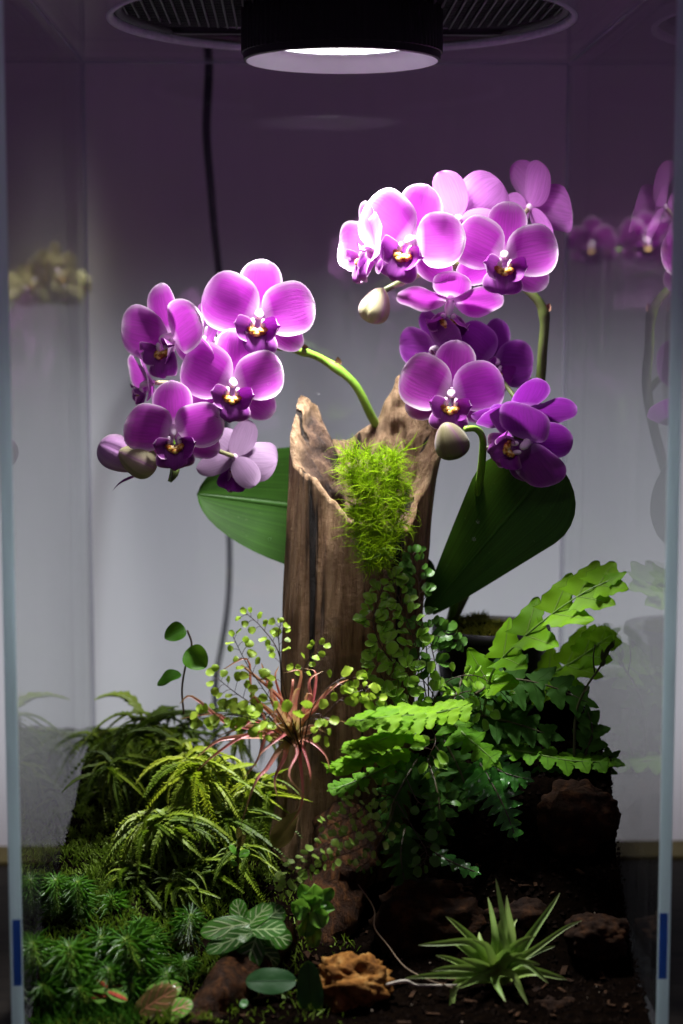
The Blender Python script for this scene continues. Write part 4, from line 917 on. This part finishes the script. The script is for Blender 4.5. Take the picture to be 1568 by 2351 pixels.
maiden('airy yellow green maidenhair fern growing over the red air plant', P(690, 1720, 9), [
    ([(690, 1720, 9), (650, 1600, 8.6), (640, 1500, 8.6), (600, 1440, 8.6), (565, 1408, 8.6)], 13, 30, 'y', .3, 24),
    ([(690, 1720, 9), (655, 1590, 8.2), (640, 1470, 8.4), (645, 1430, 8.4)], 9, 28, 'y', .55, 20),
    ([(685, 1715, 9), (630, 1620, 8), (570, 1530, 8), (535, 1462, 8.2)], 14, 33, 'y', .35, 26),
    ([(680, 1715, 9), (610, 1640, 7.6), (540, 1590, 7.6), (490, 1550, 7.8)], 14, 34, 'y', .3, 28),
    ([(680, 1715, 9), (600, 1660, 7.2), (530, 1640, 7.2), (455, 1640, 7.4)], 13, 34, 'y', .3, 30),
    ([(690, 1720, 9), (690, 1600, 8.6), (700, 1530, 9), (735, 1480, 9)], 10, 28, 'y', .5, 20),
    ([(695, 1720, 9), (720, 1620, 8), (780, 1560, 8.4), (820, 1570, 8.6), (868, 1608, 8.6)], 15, 36, 'y', .4, 24),
    ([(695, 1720, 9), (740, 1650, 7.6), (790, 1600, 7.8), (850, 1580, 8)], 8, 34, 'y', .5, 18),
    ([(690, 1725, 9), (700, 1660, 7), (735, 1640, 6.8), (745, 1690, 6.6)], 10, 38, 'y', .3, 24),
    ([(690, 1725, 9), (650, 1660, 6.8), (620, 1640, 6.6), (600, 1680, 6.6)], 9, 38, 'y', .3, 26)], 61, 'maidenhair ferns on and around the stump')
maiden('green maidenhair fern climbing the right front of the stump', P(985, 1640, 10.6), [
    ([(985, 1640, 11), (940, 1560, 10.2), (885, 1500, 10), (858, 1440, 10.2), (862, 1400, 10.4), (880, 1345, 10.6)], 20, 44, 'g', .1, 30),
    ([(985, 1640, 11), (960, 1500, 10), (925, 1400, 10.2), (900, 1330, 10.6)], 16, 40, 'g', .25, 30),
    ([(985, 1640, 11), (980, 1500, 10.6), (965, 1400, 11), (960, 1330, 11.4), (945, 1270, 11.6)], 18, 36, 'd', .2, 34),
    ([(975, 1640, 11), (920, 1590, 9.8), (880, 1560, 9.8), (860, 1510, 10)], 13, 40, 'g', .15, 32),
    ([(985, 1640, 11), (1000, 1540, 10.4), (990, 1460, 11), (1050, 1470, 11)], 14, 42, 'd', .3, 30),
    ([(985, 1640, 11), (1020, 1570, 9.6), (1080, 1550, 9.4), (1130, 1570, 9.2), (1170, 1610, 9.2)], 16, 34, 'g', .2, 22),
    ([(985, 1650, 11), (1040, 1600, 9.8), (1090, 1590, 9.6), (1110, 1650, 9.4)], 11, 44, 'g', .3, 26),
    ([(975, 1650, 11), (930, 1640, 9.4), (900, 1620, 9.4), (880, 1590, 9.6)], 11, 46, 'g', .2, 32),
    ([(985, 1640, 11), (1000, 1610, 9.8), (970, 1560, 9.6), (930, 1540, 9.6)], 12, 42, 'g', .2, 32),
    ([(985, 1660, 11), (1000, 1700, 9), (985, 1740, 8.6), (1000, 1770, 8.6)], 9, 50, 'g', .2, 28)], 62, 'maidenhair ferns on and around the stump', 2.4)
maiden('maidenhair fern spray hanging down in front of the stump base', P(905, 1830, 9.5), [
    ([(905, 1830, 9.5), (850, 1850, 8.2), (790, 1880, 7.6), (745, 1900, 7.4)], 18, 30, 'l', .1, 26),
    ([(905, 1840, 9.5), (850, 1890, 7.8), (770, 1930, 7.2), (710, 1970, 7), (655, 2020, 7)], 30, 30, 'l', .15, 26),
    ([(905, 1840, 9.5), (880, 1910, 7.6), (820, 1950, 7), (760, 1970, 6.8), (700, 2000, 6.8)], 24, 30, 'l', .1, 26),
    ([(910, 1840, 9.5), (890, 1900, 8), (850, 1970, 7.2), (830, 1990, 7.2)], 12, 30, 'd', .2, 26),
    ([(905, 1830, 9.5), (870, 1820, 8.6), (830, 1840, 8.2), (790, 1860, 8)], 14, 28, 'l', .1, 26),
    ([(670, 2005, 7), (658, 2020, 7), (650, 2050, 7)], 5, 34, 'l', .1, 12),
    ([(910, 1840, 9.5), (960, 1920, 8.6), (980, 1960, 8.4), (965, 1990, 8.4)], 8, 40, 'd', .3, 26),
    ([(930, 1780, 9.5), (960, 1840, 8.8), (1000, 1850, 8.8), (1030, 1830, 8.8)], 9, 42, 'd', .2, 26)], 63, 'maidenhair ferns on and around the stump')

# ---- broad leaves near the ground
def leafplant(name, label, cat, base, leaves, mat, prof, veins=True, group=None, stalkm=None, wob=0.06, cup=-0.12):
    """leaves: (base px, tip px, half width px, tilt) each with depth"""
    t = thing(name, label, cat, base, group); b0 = Vector(base)
    for lf in leaves:
        (bx, by, bY), (tx, ty, tY), hw, nr = lf[:4]; mt = lf[4] if len(lf) > 4 else mat
        p, q = P(bx, by, bY), P(tx, ty, tY); L = (q-p).length
        b = blade(L, hw/ppc(bY), prof, 14, 10, cup, 0.08, wob, 1.5, bx*0.13, 0.16)
        jr = random.Random(int(bx*7+tx)); ob('leaf', b.mesh('leaf', mt), t, frame(p, q-p, Vector(nr)+Vector((jr.uniform(-.35, .35), jr.uniform(-.2, .2), jr.uniform(-.2, .2)))))
        if stalkm: ob('stalk', MB().tube(curve([b0, b0.lerp(p, .6)+Vector((0, 0, .15)), p], 4), 0.06, 5).mesh('stalk', stalkm), t)
    return t
FIT = leafy('veined_leaf', (0.030, 0.13, 0.010), (0.055, 0.20, 0.016), 0.2, 0.35, 60, rib=(0.48, 0.68, 0.30), ribw=0.095, veins=4, bumpd=0.0008)
FITL = leafy('veined_leaf_young', (0.06, 0.23, 0.014), (0.11, 0.32, 0.024), 0.25, 0.35, 60, rib=(0.56, 0.74, 0.34), ribw=0.095, veins=4, bumpd=0.0008)
FITR = leafy('pink_veined_leaf', (0.10, 0.26, 0.03), (0.18, 0.36, 0.05), 0.2, 0.3, 60, rib=(0.62, 0.30, 0.22), ribw=0.09, veins=5, bumpd=0.0008)
FITB = leafy('bronze_veined_leaf', (0.13, 0.10, 0.03), (0.22, 0.17, 0.05), 0.15, 0.2, 60, rib=(0.50, 0.22, 0.12), ribw=0.09, veins=5, bumpd=0.0008)
FITP = leafy('red_centred_leaf', (0.12, 0.26, 0.04), (0.17, 0.32, 0.06), 0.2, 0.7, 60, spec=0.05, rib=(0.42, 0.07, 0.045), ribw=0.5, bumpd=0.0008)
DARKL = leafy('dark_oval_leaf', (0.012, 0.06, 0.014), (0.028, 0.11, 0.022), 0.1, 0.5, 60, rib=(0.012, 0.05, 0.015), ribw=0.04, spec=0.2, bumpd=0.0008)
LIME = leafy('lime_leaf', (0.10, 0.30, 0.03), (0.22, 0.46, 0.06), 0.3, 0.3, 60, rib=(0.05, 0.2, 0.02), ribw=0.07, spec=0.5)
SMALL = leafy('round_leaf', (0.04, 0.15, 0.006), (0.07, 0.20, 0.010), 0.25, 0.5, 60, rib=(0.05, 0.16, 0.01), ribw=0.04, spec=0.2)
GSTALK = plain('green_stalk', (0.12, 0.20, 0.04), 0.5); BSTALK = plain('brown_stalk', (0.09, 0.06, 0.035), 0.5)
up = Vector((0, -0.62, 0.78)); fwd = Vector((0, -1, 0.25))
fe = egg(0.52, 2.1); ov = egg(0.5, 1.9)
c = P(562, 2150, 5.6)
leafplant('veined_plant', 'green plant with white veined oval leaves at the bottom left centre', 'plant', (c.x, c.y, soil_h(c.x, c.y)), [
    ((585, 2118, 5.6), (460, 2138, 5.0), 31, up, FITL), ((575, 2135, 5.2), (655, 2130, 4.6), 30, up), ((568, 2128, 5.4), (618, 2072, 6.2), 30, up, FITL), ((555, 2120, 5.6), (540, 2062, 6.4), 22, fwd, FITL),
    ((580, 2140, 5.0), (472, 2180, 4.4), 26, up), ((590, 2148, 4.9), (560, 2230, 4.2), 34, fwd), ((600, 2140, 5.4), (672, 2160, 5.4), 30, up), ((600, 2120, 6), (650, 2080, 6.6), 30, up), ((560, 2150, 5.2), (512, 2225, 5.0), 26, fwd),
    ((566, 2148, 4.6), (548, 2160, 4.2), 12, up, FITL), ((590, 2170, 5.2), (640, 2215, 5), 24, fwd), ((570, 2180, 5.2), (560, 2262, 5), 24, fwd)], FIT, fe, stalkm=GSTALK)
c = P(350, 2320, 2.2)
leafplant('veined_plant', 'low plant with bronze and pink veined leaves at the bottom left edge', 'plant', (c.x, c.y, soil_h(c.x, c.y)), [
    ((305, 2335, 2.0), (400, 2268, 1.7), 34, up, FITB), ((330, 2290, 2.6), (416, 2262, 2.9), 28, up, FITR), ((362, 2335, 1.8), (440, 2300, 1.6), 32, up, FITR), ((330, 2350, 1.6), (290, 2370, 1.3), 22, up, FITR), ((400, 2345, 1.5), (360, 2385, 1.2), 26, up, FITR)], FITR, fe, stalkm=GSTALK)
c = P(250, 2310, 2.4)
leafplant('red_centred_plant', 'tiny green plant with red centred leaves at the bottom left', 'plant', (c.x, c.y, soil_h(c.x, c.y)), [
    ((250, 2285, 2.2), (205, 2288, 2.0), 19, up, FITP), ((248, 2268, 2.6), (225, 2250, 2.7), 14, up, FITP), ((246, 2276, 2.2), (293, 2294, 2.0), 16, up, FITP), ((256, 2265, 2.8), (285, 2262, 2.8), 12, up, FITP)], FITP, fe, stalkm=GSTALK)
c = P(650, 2290, 4)
leafplant('creeping_plant', 'creeping plant with dark green oval leaves left of the ochre rock', 'plant', (c.x, c.y, soil_h(c.x, c.y)), [
    ((680, 2252, 3.4), (565, 2250, 3.0), 34, Vector((0, -.8, .6))), ((718, 2356, 2.2), (706, 2208, 2.6), 32, Vector((0.25, -1, .1))), ((640, 2350, 2.4), (590, 2362, 2.2), 20, up, LIME), ((640, 2345, 2.4), (672, 2312, 2.6), 14, up, LIME), ((660, 2330, 2.6), (610, 2335, 2.4), 18, up, FITL)], DARKL, ov, stalkm=GSTALK)
c = P(545, 2310, 3)
leafplant('clover_plant', 'tiny plant with notched green leaves on the brown branch', 'plant', (c.x, c.y, soil_h(c.x, c.y)), [
    ((545, 2300, 2.6), (525, 2285, 2.4), 12, up), ((546, 2300, 2.6), (568, 2306, 2.4), 12, up), ((543, 2302, 2.6), (530, 2322, 2.4), 12, up)], LFG and leafy('notched_leaf', (0.05, 0.2, 0.03), (0.08, 0.28, 0.04), 0.3, 0.4), egg(0.7, 2.2), stalkm=GSTALK)
c = P(715, 2150, 7)
leafplant('lime_succulent', 'small light green plant with crumpled leaves on the wood root', 'plant', (c.x, c.y, c.z-0.4), [
    ((718, 2085, 6.3), (690, 2030, 6.4), 20, fwd), ((720, 2080, 6.2), (765, 2040, 6.4), 18, fwd), ((715, 2090, 6), (668, 2075, 5.8), 24, fwd), ((722, 2088, 5.8), (740, 2130, 5.4), 24, fwd), ((718, 2075, 6), (722, 2030, 5.8), 22, up), ((710, 2100, 5.8), (700, 2150, 5.6), 24, fwd), ((726, 2095, 6), (768, 2085, 6), 18, up), ((715, 2080, 5.6), (700, 2050, 5.0), 18, up), ((716, 2082, 5.5), (738, 2062, 5.0), 18, up), ((712, 2110, 6), (722, 2175, 6), 20, fwd), ((705, 2085, 5.5), (682, 2110, 5.2), 18, up)], LIME, egg(0.55, 1.8), stalkm=GSTALK, wob=0.3, cup=0.5)
c = P(420, 1640, 16)
leafplant('creeping_fig', 'thin stemmed plant with three round green leaves rising from the left bank', 'plant', tuple(c), [
    ((424, 1440, 16), (378, 1466, 15.6), 22, fwd), ((428, 1492, 15.6), (474, 1532, 15.4), 30, Vector((0.1, -1, .35))), ((416, 1548, 16.2), (360, 1572, 16), 20, up)], SMALL, lambda u: egg(0.36, 2.0)(u)**(1.0 if u < 0.36 else 1.25), cup=0.35, wob=0.12)
t = [o for o in col.objects if o.name == 'creeping_fig'][0]
ob('stem', MB().tube(curve([P(422, 1640, 16), P(418, 1580, 16), P(428, 1520, 15.8), P(440, 1480, 16), P(430, 1447, 16)], 6), 0.055, 6).mesh('stem', BSTALK), t)
c = P(690, 1900, 12)
leafplant('brownish_leaf_plant', 'olive brown leaf leaning against the left side of the stump base', 'plant', tuple(P(625, 1960, 11.5)), [((628, 1945, 11.2), (682, 1862, 11), 26, fwd)], leafy('olive_leaf', (0.11, 0.08, 0.015), (0.17, 0.13, 0.03), 0.2, 0.5), lance)
leafplant('sprig', 'small reddish green sprig between the moss and the stump base', 'plant', tuple(P(545, 2010, 10.5)), [
    ((545, 1960, 10), (528, 1942, 9.8), 10, up), ((545, 1945, 10), (562, 1918, 9.8), 9, fwd, FITB), ((548, 1965, 10), (572, 1955, 9.8), 10, up), ((545, 1985, 10), (530, 1978, 9.8), 8, up), ((550, 1930, 10), (548, 1900, 9.8), 8, fwd, FITB)], LIME, fe, stalkm=BSTALK)

# ---- ferns on the right
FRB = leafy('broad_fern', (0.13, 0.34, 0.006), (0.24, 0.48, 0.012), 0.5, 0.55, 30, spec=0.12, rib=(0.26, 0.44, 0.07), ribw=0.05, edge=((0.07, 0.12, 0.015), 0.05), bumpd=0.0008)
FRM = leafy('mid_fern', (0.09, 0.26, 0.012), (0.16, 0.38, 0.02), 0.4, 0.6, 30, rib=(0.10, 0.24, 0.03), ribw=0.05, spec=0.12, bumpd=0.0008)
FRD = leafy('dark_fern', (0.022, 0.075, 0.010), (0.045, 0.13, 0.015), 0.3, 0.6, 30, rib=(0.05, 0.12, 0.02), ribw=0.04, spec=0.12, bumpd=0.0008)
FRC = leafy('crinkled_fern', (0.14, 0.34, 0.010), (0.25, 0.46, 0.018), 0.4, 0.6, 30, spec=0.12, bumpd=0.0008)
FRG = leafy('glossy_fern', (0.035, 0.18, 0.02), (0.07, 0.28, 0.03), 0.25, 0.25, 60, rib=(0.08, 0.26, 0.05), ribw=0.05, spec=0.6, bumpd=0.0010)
def lobe(L, W, rn, teeth=4, pointed=0.5):
    """one pinna: wavy lobed edge, its root as wide as its middle so that neighbours join"""
    ph = rn.uniform(0, 6)
    def prof(u):
        body = (1.42-0.84*u)*max(0, 1-u**3.6)**0.6
        return body*(1+0.12*math.sin(u*teeth*2*PI+ph))
    return blade(L, W, prof, 16, 6, rn.uniform(-.15, .15), rn.uniform(0.0, 0.18), 0.14, 2, ph, rn.uniform(-.05, .12))
rn = random.Random(71)
LOBES = {}
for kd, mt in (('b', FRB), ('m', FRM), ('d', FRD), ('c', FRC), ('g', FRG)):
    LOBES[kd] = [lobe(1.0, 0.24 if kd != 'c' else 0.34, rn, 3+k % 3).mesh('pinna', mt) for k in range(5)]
RACH = plain('rachis', (0.16, 0.30, 0.05), 0.45, c2=(0.12, 0.22, 0.03)); RACHD = plain('rachis_dark', (0.07, 0.06, 0.025), 0.5)
def fern(label, base, fronds, seed, group=None, name='broad_fern'):
    """fronds: (pixel path with depth, pairs, pinna px (root, middle, tip), kind, facing, sweep, start)"""
    rn = random.Random(seed); t = thing(name, label, 'fern', base, group)
    for path, n, (l0, l1, l2), kd, nrm, sweep, t0 in fronds:
        pts = curve([P(*q) for q in path], 8); nrm = Vector(nrm)
        f = ob('frond', MB().tube(pts, lambda u: 0.075*(1.1-0.8*u), 6).mesh('frond', RACHD if kd in 'dg' else RACH), t)
        for k in range(n):
            u = t0+(1-t0)*(k+0.3)/n; p, d = sample(pts, min(u, .999)); pcm = ppc(p.y)
            x = (u-t0)/(1-t0); ln = (l0+(l1-l0)*x*2 if x < .5 else l1+(l2-l1)*(x-.5)*2)/pcm
            for s in (-1, 1):
                side = d.cross(nrm).normalized()*s
                dv = side+d*(sweep*(0.7+0.7*x)+rn.uniform(-.12, .12))+Vector((0, rn.uniform(-.15, .15), rn.uniform(-.15, .08)))
                L = ln*rn.uniform(0.82, 1.15); wd = (pts[0]-pts[-1]).length/n*(1.75 if kd != 'c' else 2.4)
                ob('pinna', rn.choice(LOBES[kd]), f, frame(p-side*0.03, dv, nrm+Vector((rn.uniform(-.25, .25), rn.uniform(-.2, .2), rn.uniform(-.2, .2)))) @ scl(max(wd, L*0.6), L, L))
        p, d = pts[-1], (pts[-1]-pts[-2]).normalized()
        ob('pinna', rn.choice(LOBES[kd]), f, frame(p-d*0.2, d, nrm) @ scl(l2/ppc(p.y)*1.1, l2/ppc(p.y)*0.95, l2/ppc(p.y)))
    return t
fr = 'leafy ferns on the right bank'
c = P(1130, 1700, 14.5)
fern('large bright green lobed fern frond arching up to touch the right glass', tuple(c), [
    ([(1110, 1640, 12.5), (1130, 1545, 11.6), (1190, 1475, 10.6), (1270, 1408, 9.8), (1345, 1358, 9.3), (1400, 1332, 9.2)], 6, (100, 138, 56), 'b', (-0.25, -0.62, 0.78), 0.85, 0.10)], 81, fr)
fern('soft blurred bright fern frond standing behind the large frond at the right', tuple(P(1180, 1700, 18)), [
    ([(1190, 1640, 18.5), (1250, 1560, 18), (1330, 1510, 17.4), (1402, 1458, 16.8)], 5, (85, 95, 40), 'b', (-0.15, -0.8, 0.6), 1.0, 0.15)], 82, fr)
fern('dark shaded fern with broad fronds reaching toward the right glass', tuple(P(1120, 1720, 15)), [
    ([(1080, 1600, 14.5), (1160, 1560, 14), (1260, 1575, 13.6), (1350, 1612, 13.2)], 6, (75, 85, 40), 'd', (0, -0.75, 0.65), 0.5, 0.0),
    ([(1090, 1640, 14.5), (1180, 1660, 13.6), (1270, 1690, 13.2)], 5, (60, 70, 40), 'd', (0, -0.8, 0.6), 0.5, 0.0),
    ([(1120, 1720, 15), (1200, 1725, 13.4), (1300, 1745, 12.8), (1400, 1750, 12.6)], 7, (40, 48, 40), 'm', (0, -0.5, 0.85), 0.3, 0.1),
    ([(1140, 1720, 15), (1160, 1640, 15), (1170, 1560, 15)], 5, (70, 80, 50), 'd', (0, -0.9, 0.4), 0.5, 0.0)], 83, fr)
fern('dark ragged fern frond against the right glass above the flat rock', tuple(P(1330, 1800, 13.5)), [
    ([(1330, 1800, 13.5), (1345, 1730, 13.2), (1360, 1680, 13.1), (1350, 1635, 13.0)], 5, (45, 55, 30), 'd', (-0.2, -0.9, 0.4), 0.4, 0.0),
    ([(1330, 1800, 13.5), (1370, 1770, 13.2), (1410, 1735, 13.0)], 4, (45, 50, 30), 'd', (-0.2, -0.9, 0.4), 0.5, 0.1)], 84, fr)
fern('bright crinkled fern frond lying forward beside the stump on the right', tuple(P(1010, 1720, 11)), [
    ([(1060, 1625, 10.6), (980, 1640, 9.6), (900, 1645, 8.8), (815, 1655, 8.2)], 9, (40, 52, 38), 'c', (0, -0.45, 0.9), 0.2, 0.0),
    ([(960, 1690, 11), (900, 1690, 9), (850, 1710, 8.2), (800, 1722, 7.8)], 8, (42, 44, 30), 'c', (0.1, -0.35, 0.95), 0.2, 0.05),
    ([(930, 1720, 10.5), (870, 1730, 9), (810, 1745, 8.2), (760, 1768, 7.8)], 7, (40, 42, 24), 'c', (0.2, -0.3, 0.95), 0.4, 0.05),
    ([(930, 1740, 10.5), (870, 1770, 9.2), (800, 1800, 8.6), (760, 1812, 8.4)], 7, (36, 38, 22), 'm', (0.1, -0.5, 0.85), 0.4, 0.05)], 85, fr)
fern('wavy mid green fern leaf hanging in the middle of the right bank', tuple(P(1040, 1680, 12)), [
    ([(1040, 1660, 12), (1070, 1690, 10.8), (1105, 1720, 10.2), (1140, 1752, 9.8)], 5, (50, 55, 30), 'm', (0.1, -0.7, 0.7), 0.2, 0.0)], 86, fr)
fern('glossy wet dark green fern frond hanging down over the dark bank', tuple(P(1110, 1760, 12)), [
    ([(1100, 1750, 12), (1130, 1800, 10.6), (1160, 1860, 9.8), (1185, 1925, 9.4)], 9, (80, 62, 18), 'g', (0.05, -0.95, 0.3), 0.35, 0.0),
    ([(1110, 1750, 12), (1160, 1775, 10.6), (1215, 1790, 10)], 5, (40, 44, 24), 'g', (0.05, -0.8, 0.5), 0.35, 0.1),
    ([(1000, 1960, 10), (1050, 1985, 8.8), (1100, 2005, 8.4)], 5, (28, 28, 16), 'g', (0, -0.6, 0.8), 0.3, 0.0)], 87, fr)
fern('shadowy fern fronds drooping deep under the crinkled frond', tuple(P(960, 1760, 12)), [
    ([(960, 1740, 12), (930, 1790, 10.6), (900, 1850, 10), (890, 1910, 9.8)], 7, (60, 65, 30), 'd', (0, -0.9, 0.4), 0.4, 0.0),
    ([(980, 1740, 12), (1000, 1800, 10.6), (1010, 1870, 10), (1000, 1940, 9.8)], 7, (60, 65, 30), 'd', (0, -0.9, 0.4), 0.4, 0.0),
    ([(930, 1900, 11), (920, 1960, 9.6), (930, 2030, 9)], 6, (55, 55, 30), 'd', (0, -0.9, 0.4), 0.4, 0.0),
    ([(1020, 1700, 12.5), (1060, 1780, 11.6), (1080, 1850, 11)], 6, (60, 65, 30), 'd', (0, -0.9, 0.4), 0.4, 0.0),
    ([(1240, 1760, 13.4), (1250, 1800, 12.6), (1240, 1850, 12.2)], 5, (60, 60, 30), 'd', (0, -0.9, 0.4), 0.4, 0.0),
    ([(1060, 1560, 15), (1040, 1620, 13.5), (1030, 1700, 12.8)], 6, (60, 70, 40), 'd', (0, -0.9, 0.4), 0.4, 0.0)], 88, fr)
# bare dark twig
tw = MB().tube(curve([P(1318, 1740, 13), P(1322, 1640, 13), P(1345, 1580, 12.9), P(1375, 1535, 12.8), P(1395, 1500, 12.75), P(1410, 1470, 12.7)], 6), lambda t: 0.075-0.03*t, 6)
tw.tube(curve([P(1365, 1545, 12.9), P(1362, 1510, 12.8), P(1366, 1480, 12.8)], 4), 0.04, 5)
for (a, b_), (c_, d_) in (((1385, 1520), (1382, 1490)), ((1390, 1508), (1398, 1480)), ((1400, 1490), (1412, 1468)), ((1350, 1575), (1338, 1590)), ((1378, 1530), (1392, 1515))):
    p, q = P(a, b_, 12.8), P(c_, d_, 12.7); tw.add(blade((q-p).length, 0.13, lance, 6, 4, 0.2), frame(p, q-p, (0, -1, .2)))
tag(ob('twig', tw.mesh('twig', leafy('twig_bark', (0.04, 0.04, 0.015), (0.06, 0.07, 0.02), 0.1, 0.6))), 'thin dark twig leaning along the right glass below the bright frond', 'twig')

# ---- blurred blooms in the room far behind the glass, each lit by an added spot from above
def bgbloom(name, label, Yc, px0, items, stem_px, power):
    for q in items: spot('bloom_fill', (P(q[0], q[1], Yc).x, Yc-0.6, 80), P(q[0], q[1], Yc), power, R(15), 0.8, 0.01, (1, 0.97, 0.95))
    bg = thing(name, label, 'flower', P(*stem_px[-1], Yc))
    for px, py, hw, yaw, kd in items: flower(bg, P(px, py, Yc), hw/ppc(Yc), yaw, 6, 0, kd, None, 10)
    ob('stem', MB().tube(curve([P(a, b_, Yc+0.6) for a, b_ in stem_px], 5), 0.14, 6).mesh('stem', STEM), bg)
bgbloom('background_bloom', 'blurred pale yellow bloom beyond the left glass pane', 50.5, 0, [(122, 622, 66, 60, 'y'), (92, 640, 60, -60, 'y'), (150, 660, 55, 160, 'y'), (60, 662, 55, 200, 'y')], [(118, 650), (40, 690), (-60, 800), (-250, 1100), (-300, 1900)], 10)
bgbloom('background_orchid', 'blurred purple orchid flowers beyond the right glass pane', 47, 0, [(1362, 560, 62, -20, 'n'), (1480, 552, 66, 10, 'n'), (1560, 575, 55, 20, 'n')], [(1362, 570), (1480, 585), (1600, 640), (1750, 900), (1780, 1900)], 18)
